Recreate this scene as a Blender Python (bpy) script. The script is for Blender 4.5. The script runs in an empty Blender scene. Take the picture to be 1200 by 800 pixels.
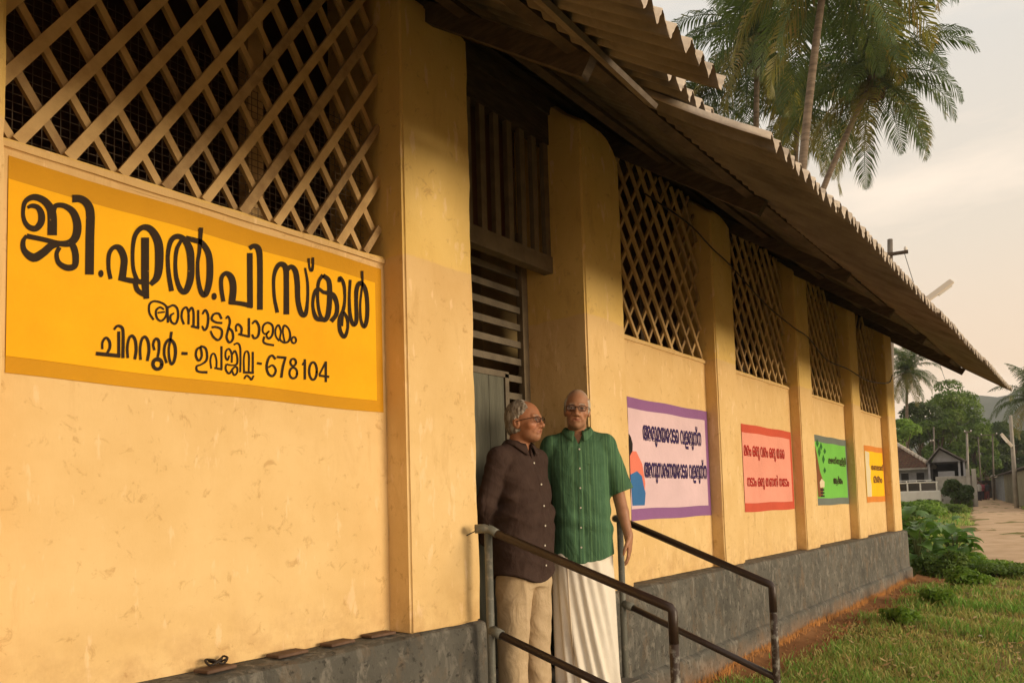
import bpy, bmesh, math, random
import numpy as np
from mathutils import Vector, Matrix
random.seed(7); rng = np.random.default_rng(7)
SC = bpy.context.scene
COL = SC.collection
R_ = math.radians

# ------------------------------------------------------------------ camera
W0, H0 = 1200., 800.
FPX = 900.; PX = 600.
VF = (1295., 571.); VV = (210., -12900.)
_b = VF[1] + VV[1]; _c = VF[1]*VV[1] + (VF[0]-PX)*(VV[0]-PX) + FPX*FPX
PY = (_b + math.sqrt(_b*_b - 4*_c))/2
def _n(v): v = np.array(v, float); return v/np.linalg.norm(v)
CX = _n([VF[0]-PX, VF[1]-PY, FPX]); CZ = _n([VV[0]-PX, VV[1]-PY, FPX]); CY = np.cross(CZ, CX)
RW = np.array([CX, CY, CZ])            # camera (right, down, forward) -> world
EYE = 1.45
CAM = np.array([0., -2.82, EYE])
def ray(u, v): return RW @ np.array([(u-PX)/FPX, (v-PY)/FPX, 1.])
def on_y(u, v, y):
    d = ray(u, v); return CAM + d*((y-CAM[1])/d[1])
def at(u, v, depth): return CAM + ray(u, v)*depth
cd = bpy.data.cameras.new('camera'); cam = bpy.data.objects.new('camera', cd); COL.objects.link(cam)
right = RW @ np.array([1, 0, 0]); up = RW @ np.array([0, -1, 0]); back = RW @ np.array([0, 0, -1])
M = Matrix([[right[i], up[i], back[i], CAM[i]] for i in range(3)] + [[0, 0, 0, 1]])
cam.matrix_world = M
cd.sensor_width = 36; cd.lens = FPX/W0*36; cd.shift_x = 0; cd.shift_y = (PY-H0/2)/W0
cd.clip_start = .05; cd.clip_end = 9000
SC.camera = cam

# ------------------------------------------------------------------ sky and sun
SUN_AZ, SUN_EL = 9., 4.      # azimuth: from the outward wall normal (-y) towards +x
sdir = Vector((math.sin(R_(SUN_AZ))*math.cos(R_(SUN_EL)), -math.cos(R_(SUN_AZ))*math.cos(R_(SUN_EL)), math.sin(R_(SUN_EL))))
sl = bpy.data.lights.new('sun', 'SUN'); sl.energy = 4.6; sl.angle = R_(26); sl.color = (1, .81, .56)
so = bpy.data.objects.new('sun', sl); COL.objects.link(so); so.rotation_euler = sdir.to_track_quat('Z', 'Y').to_euler()
so.location = sdir*50
wd = bpy.data.worlds.new('World'); SC.world = wd; wd.use_nodes = True
nt = wd.node_tree; N = nt.nodes; L = nt.links
bg = N['Background']
sky = N.new('ShaderNodeTexSky'); sky.sky_type = 'NISHITA'; sky.sun_disc = False
sky.sun_elevation = R_(SUN_EL); sky.sun_rotation = math.atan2(sdir.x, sdir.y)
sky.dust_density = 3; sky.air_density = 1.0
# thin warm overcast that veils the whole sky evenly in azimuth
tc = N.new('ShaderNodeTexCoord'); sx = N.new('ShaderNodeSeparateXYZ'); L.new(tc.outputs['Generated'], sx.inputs[0])
rp = N.new('ShaderNodeValToRGB'); L.new(sx.outputs[2], rp.inputs[0])
els = rp.color_ramp.elements
els[0].position = 0; els[0].color = (.80, .56, .37, 1)
els[1].position = 1; els[1].color = (.42, .41, .40, 1)
e = els.new(.10); e.color = (.84, .62, .43, 1)
e = els.new(.28); e.color = (.71, .615, .50, 1)
e = els.new(.5); e.color = (.62, .60, .56, 1)
mp = N.new('ShaderNodeMapping'); mp.inputs['Scale'].default_value = (1, 1, 4.5); L.new(tc.outputs['Generated'], mp.inputs[0])
nz = N.new('ShaderNodeTexNoise'); nz.inputs['Scale'].default_value = 1.7; nz.inputs['Detail'].default_value = 6; nz.inputs['Roughness'].default_value = .55
L.new(mp.outputs[0], nz.inputs[0])
cr = N.new('ShaderNodeValToRGB'); cr.color_ramp.elements[0].position = .50; cr.color_ramp.elements[1].position = .72
cr.color_ramp.elements[0].color = (0, 0, 0, 1); cr.color_ramp.elements[1].color = (.85, .85, .85, 1)
L.new(nz.outputs[0], cr.inputs[0])
mc = N.new('ShaderNodeMixRGB'); mc.inputs[2].default_value = (.98, .82, .66, 1)
L.new(cr.outputs[0], mc.inputs[0]); L.new(rp.outputs[0], mc.inputs[1])
ms = N.new('ShaderNodeMixRGB'); ms.blend_type = 'MULTIPLY'; ms.inputs[0].default_value = 1; ms.inputs[2].default_value = (13.0, 12.9, 12.8, 1)
L.new(mc.outputs[0], ms.inputs[1])
mx = N.new('ShaderNodeMixRGB'); mx.inputs[0].default_value = .92
L.new(sky.outputs[0], mx.inputs[1]); L.new(ms.outputs[0], mx.inputs[2])
L.new(mx.outputs[0], bg.inputs[0]); bg.inputs[1].default_value = .1
SC.view_settings.view_transform = 'Standard'; SC.view_settings.look = 'None'
SC.view_settings.exposure = .1; SC.view_settings.gamma = 1
SC.cycles.max_bounces = 6; SC.cycles.transparent_max_bounces = 12

# ------------------------------------------------------------------ materials
def mat(name, col, rough=.8, col2=None, nscale=6., detail=5, lo=.4, hi=.65, bump=0., bscale=30., spec=.3, coords='Object', stretch=None, metal=0, trans=0):
    m = bpy.data.materials.new(name); m.use_nodes = True
    t = m.node_tree; b = t.nodes['Principled BSDF']
    b.inputs['Base Color'].default_value = (*col, 1); b.inputs['Roughness'].default_value = rough
    b.inputs['Specular IOR Level'].default_value = spec; b.inputs['Metallic'].default_value = metal
    c = t.nodes.new('ShaderNodeTexCoord'); src = c.outputs[coords]
    if stretch:
        mpn = t.nodes.new('ShaderNodeMapping'); mpn.inputs['Scale'].default_value = stretch; t.links.new(src, mpn.inputs[0]); src = mpn.outputs[0]
    if col2:
        n = t.nodes.new('ShaderNodeTexNoise'); n.inputs['Scale'].default_value = nscale; n.inputs['Detail'].default_value = detail; n.inputs['Roughness'].default_value = .6
        t.links.new(src, n.inputs[0])
        r = t.nodes.new('ShaderNodeValToRGB'); r.color_ramp.elements[0].position = lo; r.color_ramp.elements[1].position = hi
        r.color_ramp.elements[0].color = (*col, 1); r.color_ramp.elements[1].color = (*col2, 1)
        t.links.new(n.outputs[0], r.inputs[0]); t.links.new(r.outputs[0], b.inputs['Base Color'])
    if bump:
        n2 = t.nodes.new('ShaderNodeTexNoise'); n2.inputs['Scale'].default_value = bscale; n2.inputs['Detail'].default_value = 6
        t.links.new(src, n2.inputs[0])
        bp = t.nodes.new('ShaderNodeBump'); bp.inputs['Strength'].default_value = bump; bp.inputs['Distance'].default_value = .01
        t.links.new(n2.outputs[0], bp.inputs['Height']); t.links.new(bp.outputs[0], b.inputs['Normal'])
    return m

class G:      # small node graph helper
    def __init__(s, name, rough=.8, spec=.3):
        s.m = bpy.data.materials.new(name); s.m.use_nodes = True; s.t = s.m.node_tree
        s.b = s.t.nodes['Principled BSDF']; s.b.inputs['Roughness'].default_value = rough; s.b.inputs['Specular IOR Level'].default_value = spec
    def n(s, k, **kw):
        x = s.t.nodes.new(k)
        for a, v in kw.items(): setattr(x, a, v)
        return x
    def l(s, a, b): s.t.links.new(a, b)
    def pos(s, scale=(1, 1, 1)):
        g = s.n('ShaderNodeTexCoord'); m = s.n('ShaderNodeMapping'); m.inputs['Scale'].default_value = scale; s.l(g.outputs['Object'], m.inputs[0]); return m.outputs[0]
    def noise(s, src, sc, det=5, rough=.6, dist=0):
        n = s.n('ShaderNodeTexNoise'); n.inputs['Scale'].default_value = sc; n.inputs['Detail'].default_value = det; n.inputs['Roughness'].default_value = rough; n.inputs['Distortion'].default_value = dist
        s.l(src, n.inputs[0]); return n.outputs[0]
    def ramp(s, src, pts):
        r = s.n('ShaderNodeValToRGB'); e = r.color_ramp.elements
        e[0].position = pts[0][0]; e[0].color = (*pts[0][1], 1); e[1].position = pts[1][0]; e[1].color = (*pts[1][1], 1)
        for p, c in pts[2:]: q = e.new(p); q.color = (*c, 1)
        s.l(src, r.inputs[0]); return r.outputs[0]
    def mixc(s, f, a, b, mode='MIX'):
        m = s.n('ShaderNodeMixRGB', blend_type=mode)
        for i, v in ((0, f), (1, a), (2, b)):
            if isinstance(v, (int, float)): m.inputs[i].default_value = v if i == 0 else (v, v, v, 1)
            elif isinstance(v, tuple): m.inputs[i].default_value = (*v, 1)
            else: s.l(v, m.inputs[i])
        return m.outputs[0]
    def bump(s, src, st=.3, d=.01, prev=None):
        b = s.n('ShaderNodeBump'); b.inputs['Strength'].default_value = st; b.inputs['Distance'].default_value = d; s.l(src, b.inputs['Height'])
        if prev: s.l(prev, b.inputs['Normal'])
        return b.outputs[0]
    def out(s, c, nrm=None):
        s.l(c, s.b.inputs['Base Color'])
        if nrm: s.l(nrm, s.b.inputs['Normal'])
        return s.m
K = (0, 0, 0); WH = (1, 1, 1)
def wall_material():
    g = G('limewash', .9, .15); p = g.pos(); ps = g.pos((1, 1, .28))
    low = g.ramp(g.noise(p, 2.2, 6), [(.35, (.71, .485, .215)), (.62, (.78, .555, .27))])
    high = g.ramp(g.noise(p, 2.5, 6), [(.35, (.71, .485, .155)), (.65, (.78, .55, .20))])
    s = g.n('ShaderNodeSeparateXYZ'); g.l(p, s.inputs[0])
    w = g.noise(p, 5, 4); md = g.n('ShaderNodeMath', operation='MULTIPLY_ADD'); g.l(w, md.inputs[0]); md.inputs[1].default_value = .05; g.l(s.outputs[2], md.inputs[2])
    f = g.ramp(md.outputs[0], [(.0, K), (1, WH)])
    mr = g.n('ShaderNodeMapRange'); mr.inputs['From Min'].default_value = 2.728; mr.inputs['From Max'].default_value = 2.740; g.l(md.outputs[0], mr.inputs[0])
    # tan tint growing stronger up to the paint line
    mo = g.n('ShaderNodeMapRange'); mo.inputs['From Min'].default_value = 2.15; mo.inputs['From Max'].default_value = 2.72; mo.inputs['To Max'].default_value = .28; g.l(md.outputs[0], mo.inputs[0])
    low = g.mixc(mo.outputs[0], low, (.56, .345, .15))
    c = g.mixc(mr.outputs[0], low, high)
    st = g.ramp(g.noise(ps, 7, 8, .7, .4), [(.52, K), (.68, (.8, .8, .8))])           # brown stains
    stm = g.ramp(g.noise(p, 1.1, 3), [(.44, K), (.62, (.8, .8, .8))])
    c = g.mixc(g.mixc(1, st, stm, 'MULTIPLY'), c, (.52, .31, .11))
    st2 = g.ramp(g.noise(p, 14, 8, .75, .6), [(.575, K), (.65, (.6, .6, .6))])     # small spots of flaked wash
    c = g.mixc(st2, c, (.50, .30, .12))
    st3 = g.ramp(g.noise(ps, 16, 4, .6), [(.61, K), (.66, (.6, .6, .6))])
    c = g.mixc(st3, c, (.85, .62, .36))
    # dirt splashed up from the ledge
    mr2 = g.n('ShaderNodeMapRange'); mr2.inputs['From Min'].default_value = .85; mr2.inputs['From Max'].default_value = 1.12; mr2.inputs['To Min'].default_value = .55; mr2.inputs['To Max'].default_value = 0; g.l(s.outputs[2], mr2.inputs[0])
    d = g.ramp(g.noise(p, 9, 7, .7), [(.42, K), (.7, WH)])
    c = g.mixc(g.mixc(1, mr2.outputs[0], d, 'MULTIPLY'), c, (.42, .22, .09))
    nb = g.bump(g.noise(p, 4, 3), .35, .02); nb = g.bump(g.noise(ps, 38, 9, .7), .38, .01, nb)
    cr = g.n('ShaderNodeTexVoronoi', feature='DISTANCE_TO_EDGE'); cr.inputs['Scale'].default_value = 1.7; g.l(g.pos((1, 1, 1)), cr.inputs[0])
    return g.out(c, nb)
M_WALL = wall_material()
def plinth_material():
    g = G('plinth_paint', .85, .2); p = g.pos(); ps = g.pos((1, 1, .6))
    c = g.ramp(g.noise(p, 3, 7), [(.3, (.085, .082, .072)), (.7, (.165, .156, .135))])
    c = g.mixc(g.ramp(g.noise(ps, 11, 8, .7, .5), [(.51, K), (.62, (.75, .75, .75))]), c, (.27, .25, .215))
    c = g.mixc(g.ramp(g.noise(ps, 5, 6, .7), [(.52, K), (.66, (.6, .6, .6))]), c, (.20, .14, .09))
    c = g.mixc(g.ramp(g.noise(p, 23, 6, .7), [(.57, K), (.63, (.8, .8, .8))]), c, (.05, .048, .042))
    s = g.n('ShaderNodeSeparateXYZ'); g.l(p, s.inputs[0])
    mr = g.n('ShaderNodeMapRange'); mr.inputs['From Min'].default_value = .0; mr.inputs['From Max'].default_value = .22; mr.inputs['To Min'].default_value = .8; mr.inputs['To Max'].default_value = 0; g.l(s.outputs[2], mr.inputs[0])
    c = g.mixc(g.mixc(1, mr.outputs[0], g.ramp(g.noise(p, 6, 6), [(.3, K), (.6, WH)]), 'MULTIPLY'), c, (.34, .19, .10))
    return g.out(c, g.bump(g.noise(ps, 14, 9, .75), 1.0, .03))
M_PLINTH = plinth_material()
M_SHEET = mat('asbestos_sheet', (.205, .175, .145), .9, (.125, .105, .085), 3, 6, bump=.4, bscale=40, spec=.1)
M_SLAT2 = mat('lattice_timber_worn', (.46, .31, .15), .85, (.33, .21, .10), 14, 6, bump=.5, bscale=30)
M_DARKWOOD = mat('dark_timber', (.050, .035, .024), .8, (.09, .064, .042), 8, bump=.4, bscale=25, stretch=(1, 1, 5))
M_SHEETTOP = mat('asbestos_sheet_weathered_skylit_top', (.58, .50, .41), .9, (.42, .35, .28), 3, 6, bump=.4, bscale=40, spec=.1)  # weathered pale, with the sky-lit brightness of the teeth put into the colour
M_SLAT = mat('lattice_timber', (.62, .42, .19), .75, (.49, .315, .135), 9, 6, bump=.35, bscale=40)
M_GREYWOOD = mat('grey_painted_timber', (.20, .155, .10), .7, (.14, .11, .07), 7, bump=.3, bscale=40)
M_LOUVRE = mat('faded_grey_slat', (.17, .14, .10), .75, (.11, .09, .065), 6, bump=.3)
M_DOORLEAF = mat('door_grey_green', (.125, .125, .095), .65, (.085, .085, .065), 5, bump=.25, stretch=(6, 6, .6))
M_INTERIOR = mat('interior_plaster', (.42, .30, .13), .9, (.30, .21, .09), 3)
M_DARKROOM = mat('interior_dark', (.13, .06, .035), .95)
M_RAILBR = mat('rail_brown_paint', (.034, .018, .012), .45, (.075, .05, .038), 22, 5, .62, .78, bump=.15, bscale=60, spec=.5)
M_RAILGR = mat('rail_grey_paint', (.135, .135, .112), .5, (.24, .22, .18), 30, 5, .55, .68, bump=.25, bscale=60, spec=.4)
M_CHIP = mat('rail_chipped_paint', (.045, .027, .018), .5, (.20, .19, .16), 26, 5, .50, .60, bump=.3, bscale=50, spec=.4)
M_CONC = mat('rough_concrete', (.20, .18, .15), .9, (.13, .115, .095), 5, bump=.5)
M_TILE = mat('brown_clay_tile', (.095, .055, .037), .75, (.15, .09, .06), 12, bump=.3)
M_WIRE = mat('dark_wire', (.03, .022, .018), .6)
M_MESHW = mat('rusty_mesh_wire', (.16, .11, .07), .6)

# ------------------------------------------------------------------ mesh helpers
def tag(o, label=None, cat=None, group=None, kind=None):
    if label: o['label'] = label
    if cat: o['category'] = cat
    if group: o['group'] = group
    if kind: o['kind'] = kind
    return o
def empty(name, loc=(0, 0, 0), rz=0, **k):
    o = bpy.data.objects.new(name, None); COL.objects.link(o); o.location = loc; o.rotation_euler = (0, 0, rz); o.empty_display_size = .1
    return tag(o, **k)
class MB:
    def __init__(s): s.v = []; s.f = []
    def add(s, v, f):
        b = len(s.v); s.v += [tuple(map(float, p)) for p in v]; s.f += [tuple(i+b for i in q) for q in f]; return s
    def box(s, x0, x1, y0, y1, z0, z1, M=None):
        v = [(x, y, z) for z in (z0, z1) for y in (y0, y1) for x in (x0, x1)]
        if M is not None: v = [M @ Vector(p) for p in v]
        return s.add(v, [(0, 2, 3, 1), (4, 5, 7, 6), (0, 1, 5, 4), (2, 6, 7, 3), (0, 4, 6, 2), (1, 3, 7, 5)])
    def bar(s, a, b, w, h, n=(0, -1, 0)):      # box bar from a to b; w in plane, h along n
        a = Vector(a); b = Vector(b); d = (b-a).normalized(); n = Vector(n); sd = d.cross(n).normalized(); n = sd.cross(d).normalized()
        v = []
        for p in (a, b):
            for i, j in ((-1, -1), (1, -1), (1, 1), (-1, 1)): v.append(p + sd*(w/2*i) + n*(h/2*j))
        return s.add(v, [(0, 1, 2, 3), (7, 6, 5, 4), (0, 4, 5, 1), (1, 5, 6, 2), (2, 6, 7, 3), (3, 7, 4, 0)])
    def tube(s, pts, r, n=10, caps=True):
        pts = [Vector(p) for p in pts]; rs = r if isinstance(r, (list, tuple)) else [r]*len(pts)
        u = None; v = []; f = []
        for i, p in enumerate(pts):
            d = (pts[min(i+1, len(pts)-1)]-pts[max(i-1, 0)]).normalized()
            if u is None: u = d.orthogonal().normalized()
            u = (u - d*u.dot(d)).normalized(); w = d.cross(u)
            for k in range(n):
                a = 2*math.pi*k/n; v.append(p + (u*math.cos(a)+w*math.sin(a))*rs[i])
        for i in range(len(pts)-1):
            for k in range(n): f.append((i*n+k, i*n+(k+1) % n, (i+1)*n+(k+1) % n, (i+1)*n+k))
        if caps: f.append(tuple(range(n))[::-1]); f.append(tuple((len(pts)-1)*n+k for k in range(n)))
        return s.add(v, f)
    def build(s, name, m, parent=None, smooth=False, loc=None, rz=0, **k):
        return mk(name, s.v, s.f, m, parent, smooth, loc, rz, **k)
def mk(name, v, f, m, parent=None, smooth=False, loc=None, rz=0, **k):
    me = bpy.data.meshes.new(name); me.from_pydata(v, [], f); me.update()
    return link(name, me, m, parent, smooth, loc, rz, **k)
def link(name, me, m, parent=None, smooth=False, loc=None, rz=0, **k):
    if m is not None and not len(me.materials):
        for q in (m if isinstance(m, (list, tuple)) else [m]): me.materials.append(q)
    if smooth is True: me.polygons.foreach_set('use_smooth', [True]*len(me.polygons))
    elif smooth:
        me.polygons.foreach_set('use_smooth', [True]*len(me.polygons)); me.set_sharp_from_angle(angle=R_(smooth))
    o = bpy.data.objects.new(name, me); COL.objects.link(o)
    if parent: o.parent = parent
    if loc is not None: o.location = loc
    if rz: o.rotation_euler = (0, 0, rz)
    return tag(o, **k)
def bevel(o, w=.01, seg=2):
    bm = bmesh.new(); bm.from_mesh(o.data); bmesh.ops.remove_doubles(bm, verts=bm.verts, dist=1e-5)
    bmesh.ops.bevel(bm, geom=bm.edges[:], offset=w, segments=seg, affect='EDGES', clamp_overlap=True)
    bm.to_mesh(o.data); bm.free(); return o
def sn(p, s=1., seed=0):      # cheap smooth noise on an (N,3) array
    r = np.random.default_rng(seed); o = np.zeros(len(p))
    for i in range(9):
        k = r.normal(size=3)*s*(1+.28*i); o += np.sin(p @ k + r.uniform(0, 6.28))/(1+.28*i)
    return o/3.
def rough_block(name, x0, x1, y0, y1, z0, z1, m, parent, step=.06, amp=.004, bev=.018, topfun=None, seed=1, **k):
    bm = bmesh.new(); bmesh.ops.create_cube(bm, size=1)
    for v in bm.verts: v.co = Vector(((x0+x1)/2+v.co.x*(x1-x0), (y0+y1)/2+v.co.y*(y1-y0), (z0+z1)/2+v.co.z*(z1-z0)))
    bmesh.ops.bevel(bm, geom=bm.edges[:], offset=bev, segments=3, affect='EDGES')
    for ax, (a, b) in enumerate(((x0, x1), (y0, y1), (z0, z1))):
        n = int((b-a)/step)
        for i in range(1, n):
            c = a+(b-a)*i/n; nn = [0, 0, 0]; nn[ax] = 1; cc = [0, 0, 0]; cc[ax] = c
            bmesh.ops.bisect_plane(bm, geom=bm.verts[:]+bm.edges[:]+bm.faces[:], plane_co=cc, plane_no=nn)
    P = np.array([v.co[:] for v in bm.verts])
    if topfun is not None:
        for v in bm.verts:
            t = topfun(v.co.x, v.co.y)
            v.co.z = z0 + (v.co.z-z0)*(t-z0)/(z1-z0)
    d = sn(P, 7, seed)*amp + sn(P, 30, seed+1)*amp*.5; bm.normal_update()
    for v, q in zip(bm.verts, d): v.co += v.normal*float(q)
    me = bpy.data.meshes.new(name); bm.to_mesh(me); bm.free()
    return link(name, me, m, parent, 50, **k)

# ------------------------------------------------------------------ ground, path, hills
def zg(x, y=0):
    x = np.asarray(x, float); return .009*np.maximum(0, x-14) + .018*np.sin(x*.9+y*.7)*np.sin(y*1.3+x*.3) + .01*np.sin(3.1*x+y*2.2)
def grid(xs, ys, zf):
    X, Y = np.meshgrid(xs, ys, indexing='ij'); Z = zf(X, Y); v = np.stack([X, Y, Z], -1).reshape(-1, 3); n = len(ys)
    f = [(i*n+j, (i+1)*n+j, (i+1)*n+j+1, i*n+j+1) for i in range(len(xs)-1) for j in range(n-1)]
    return v.tolist(), f
def ground_material():
    g = G('turf_soil', .95, .1); p = g.pos()
    c = g.ramp(g.noise(p, .9, 8, .65), [(.33, (.13, .17, .035)), (.48, (.20, .20, .05)), (.58, (.36, .26, .11)), (.7, (.46, .29, .15))])
    c = g.mixc(g.ramp(g.noise(p, 22, 6, .7), [(.4, K), (.75, (.5, .5, .5))]), c, (.09, .08, .03))
    s = g.n('ShaderNodeSeparateXYZ'); g.l(p, s.inputs[0]); md = g.n('ShaderNodeMath', operation='MULTIPLY_ADD'); g.l(g.noise(p, .8, 6), md.inputs[0]); md.inputs[1].default_value = 2.2; g.l(s.outputs[1], md.inputs[2])
    mr = g.n('ShaderNodeMapRange'); mr.inputs['From Min'].default_value = -2.6; mr.inputs['From Max'].default_value = -3.0; g.l(md.outputs[0], mr.inputs[0])      # pale sandy ground out of view, added to bounce warm fill onto the wall
    c = g.mixc(mr.outputs[0], c, g.ramp(g.noise(p, 3, 7), [(.35, (.42, .27, .15)), (.65, (.56, .38, .22))]))
    return g.out(c, g.bump(g.noise(p, 24, 8, .7), .9, .03))
M_GROUND = ground_material()
xs = np.concatenate([np.arange(-14, 26, .5), np.arange(26, 120, 3), np.array([120, 180, 300, 500, 900, 1500, 2500, 4000])])
ys = np.concatenate([np.array([-4000, -2000, -900, -400, -200, -100, -60, -30]), np.arange(-20, 20, .5), np.arange(20, 60, 4), np.array([60, 100, 200, 400, 900, 2000, 4000])])
v, f = grid(xs, ys, lambda X, Y: np.where(X < 150, zg(np.minimum(X, 150), Y), zg(150., 0)))
mk('ground', v, f, M_GROUND, smooth=True, kind='structure')
M_PATH = mat('sandy_path', (.70, .49, .31), .95, (.56, .37, .215), 1.6, 7, bump=.5, bscale=8, spec=.05)
Lf = [(17.2, -.9), (19.7, -.35), (25, .5), (30.7, 1.4), (34, 1.3), (38, 1.95), (43, 2.5), (60, 4.3), (98, 8.7), (130, 11.5)]
Rt = [(14.5, -5), (17, -9), (24, -9), (30, -8), (36, -6), (41, -3), (46, -.6), (52, .9), (66, 2.2), (98, 5.6), (130, 8)]
def resamp(P, n):
    P = np.array(P, float); d = np.r_[0, np.cumsum(np.linalg.norm(np.diff(P, axis=0), axis=1))]; t = np.linspace(0, 1, n)**1.5*d[-1]
    return np.stack([np.interp(t, d, P[:, i]) for i in range(P.shape[1])], -1)
a = resamp(Lf, 90); b = resamp(Rt, 90); a[:, 1] += .12*np.sin(np.arange(90)*1.7)+.08*rng.normal(size=90)
v = []
for i in range(90):
    for j in range(17):
        q = a[i]*(1-j/16)+b[i]*j/16; v.append((q[0], q[1], float(zg(q[0], q[1]))+.012 - (.02 if j in (0, 16) else 0)))
PATH_POLY = [tuple(p) for p in a]+[tuple(p) for p in b[::-1]]
mk('path', v, [(i*17+j, i*17+j+1, (i+1)*17+j+1, (i+1)*17+j) for i in range(89) for j in range(16)], M_PATH, smooth=True, kind='structure')
M_RED = mat('red_soil', (.34, .17, .075), .95, (.24, .115, .05), 5, 7, bump=.9, bscale=14, spec=.05)
v = []; n = 120
for i in range(n):
    x = -2+16.6*i/(n-1); w = .42+.1*math.sin(x*1.9)+.05*math.sin(x*5.3)
    for j in range(7):
        t = j/6; y = -.11-w*t-.1; v.append((x, y, float(zg(x, y))+.010+.05*(1-t)**2*(1+.3*math.sin(x*4)) + (.008*math.sin(x*17+j*2)) - (.03 if j == 6 else 0)))
mk('soil_strip', v, [(i*7+j, i*7+j+1, (i+1)*7+j+1, (i+1)*7+j) for i in range(n-1) for j in range(6)], M_RED, smooth=True, kind='structure')
M_HILL = mat('hill_forest', (.05, .075, .035), .95, (.09, .10, .05), .02, 6, bump=0)
def hill_z(X, Y):
    th = np.arctan2(Y-CAM[1], X)
    h = 84+18*np.sin(th*9+1.2)+10*np.sin(th*23+.4)+4.5*np.sin(th*61)+2.5*np.sin(th*120+1)
    r = np.hypot(X, Y); prof = np.clip(1-np.abs(r-950)/350, 0, 1)**.8
    return h*prof*np.clip((th+.9)*3, .25, 1) - 2
th = np.linspace(-.9, 1.2, 220); rr = np.linspace(600, 1300, 15)
X = np.outer(np.cos(th), rr); Y = np.outer(np.sin(th), rr)+CAM[1]; Z = hill_z(X, Y-0*Y)
v = np.stack([X, Y, Z], -1).reshape(-1, 3).tolist()
mk('hills', v, [(i*15+j, (i+1)*15+j, (i+1)*15+j+1, i*15+j+1) for i in range(219) for j in range(14)], M_HILL, smooth=True, kind='structure')

# ------------------------------------------------------------------ school building
PT = .62 + .23        # plinth top (z from ground)
PT = EYE-.60
SILL = EYE+1.255
PP = -.15             # pilaster face
SLOPE = .691
def roof_z(y): return EYE + 1.587 + SLOPE*(y+1.726)
B = empty('school_building', (0, 0, 0), label='long school building with yellow ochre limewashed walls, buttress pilasters, timber lattice and corrugated roof', cat='building')
PIL = [(.42, .905), (2.645, 3.165), (4.33, 4.85), (6.585, 7.05), (8.95, 9.44), (11.30, 11.74), (13.52, 14.08)]
PIL = [(-1.75, -1.25)] + PIL
PPS = [-.15]*4+[-.118]*4
for i, (x0, x1) in enumerate(PIL):
    PP = PPS[i]
    y1 = .42 if (x0, x1) in (PIL[2], PIL[3]) else .25
    zt = roof_z(PP)-.02
    def tf(x, y, x0=x0, x1=x1, i=i):
        t = roof_z(y)-.035-.02*(y < 0)
        u = (x-x0)/(x1-x0)
        k = .16 if i == 3 else (.05 if i in (4, 6) else .03)
        if u > .55: t -= k*((u-.55)/.45)**2.2*(1.0)
        if u < .12: t -= .05*((.12-u)/.12)**2
        return t
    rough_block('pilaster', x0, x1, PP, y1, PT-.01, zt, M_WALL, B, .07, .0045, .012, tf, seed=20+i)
BAYS = [(-1.25, .42), (.905, 2.645), (4.85, 6.585), (7.05, 8.95), (9.44, 11.30), (11.74, 13.52)]
PP = -.15
for i, (x0, x1) in enumerate(BAYS):
    x0 -= .01; x1 += .01
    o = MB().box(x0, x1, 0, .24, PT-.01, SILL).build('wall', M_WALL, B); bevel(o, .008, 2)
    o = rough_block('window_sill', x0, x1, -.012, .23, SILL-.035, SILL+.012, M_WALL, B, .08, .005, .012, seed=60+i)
# wall end, return gable wall, back wall
MB().box(14.09, 14.17, -.02, 6.1, 0, PT).build('plinth', M_PLINTH, B)
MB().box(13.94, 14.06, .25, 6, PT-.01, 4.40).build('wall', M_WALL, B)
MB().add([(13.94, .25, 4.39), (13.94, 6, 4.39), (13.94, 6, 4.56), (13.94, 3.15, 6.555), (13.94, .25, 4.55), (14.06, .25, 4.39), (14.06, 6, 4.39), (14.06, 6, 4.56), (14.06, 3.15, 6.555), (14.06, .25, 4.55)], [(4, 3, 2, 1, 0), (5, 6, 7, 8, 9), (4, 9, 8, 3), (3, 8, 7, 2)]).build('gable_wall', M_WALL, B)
MB().box(-3, 13.94, 6, 6.2, 0, 4.2).build('wall', M_WALL, B)
MB().box(-3.1, -3, -.1, 6.2, 0, 6.2).build('wall', M_WALL, B)
MB().box(-3, -1.75, 0, .24, PT, 4.1).build('wall', M_WALL, B)
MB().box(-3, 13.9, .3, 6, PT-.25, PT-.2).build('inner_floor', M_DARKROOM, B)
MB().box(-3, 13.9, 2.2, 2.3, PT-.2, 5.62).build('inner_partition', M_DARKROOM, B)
MB().box(4.45, 4.95, .85, .95, PT-.2, 4.2).build('inner_pillar', M_INTERIOR, B)
# plinth with a slightly proud footing course; broken by the doorway
def rough_plinth(x0, x1, seed):
    n = int((x1-x0)/.07)+2
    sec = [(.30, PT-.002), (.02, PT-.004), (-.150, PT-.006), (-.172, PT-.018), (-.180, PT-.05), (-.182, .55), (-.186, .30), (-.188, .250), (-.215, .236), (-.224, .22), (-.228, -.15)]
    v = []
    for i in range(n):
        x = x0+(x1-x0)*i/(n-1)
        for (y, z) in sec:
            w = math.sin(x*5.1+seed)*.3+math.sin(x*13.7+z*9)*.3+math.sin(x*31+y*50+seed)*.25
            e = .006 if y < -.14 else .002
            v.append((x, y+e*w*.8, z+e*w*(1 if z > PT-.06 else .6)))
    m = len(sec); f = [(i*m+j, i*m+j+1, (i+1)*m+j+1, (i+1)*m+j) for i in range(n-1) for j in range(m-1)]
    f += [tuple(range(m))[::-1], tuple((n-1)*m+j for j in range(m))]
    return mk('plinth', v, f, M_PLINTH, B, 40)
rough_plinth(-3, 3.168, 1.); rough_plinth(4.328, 14.12, 2.)
MB().box(3.16, 4.34, .35, .45, 0, .45).build('plinth', M_PLINTH, B)

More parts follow.
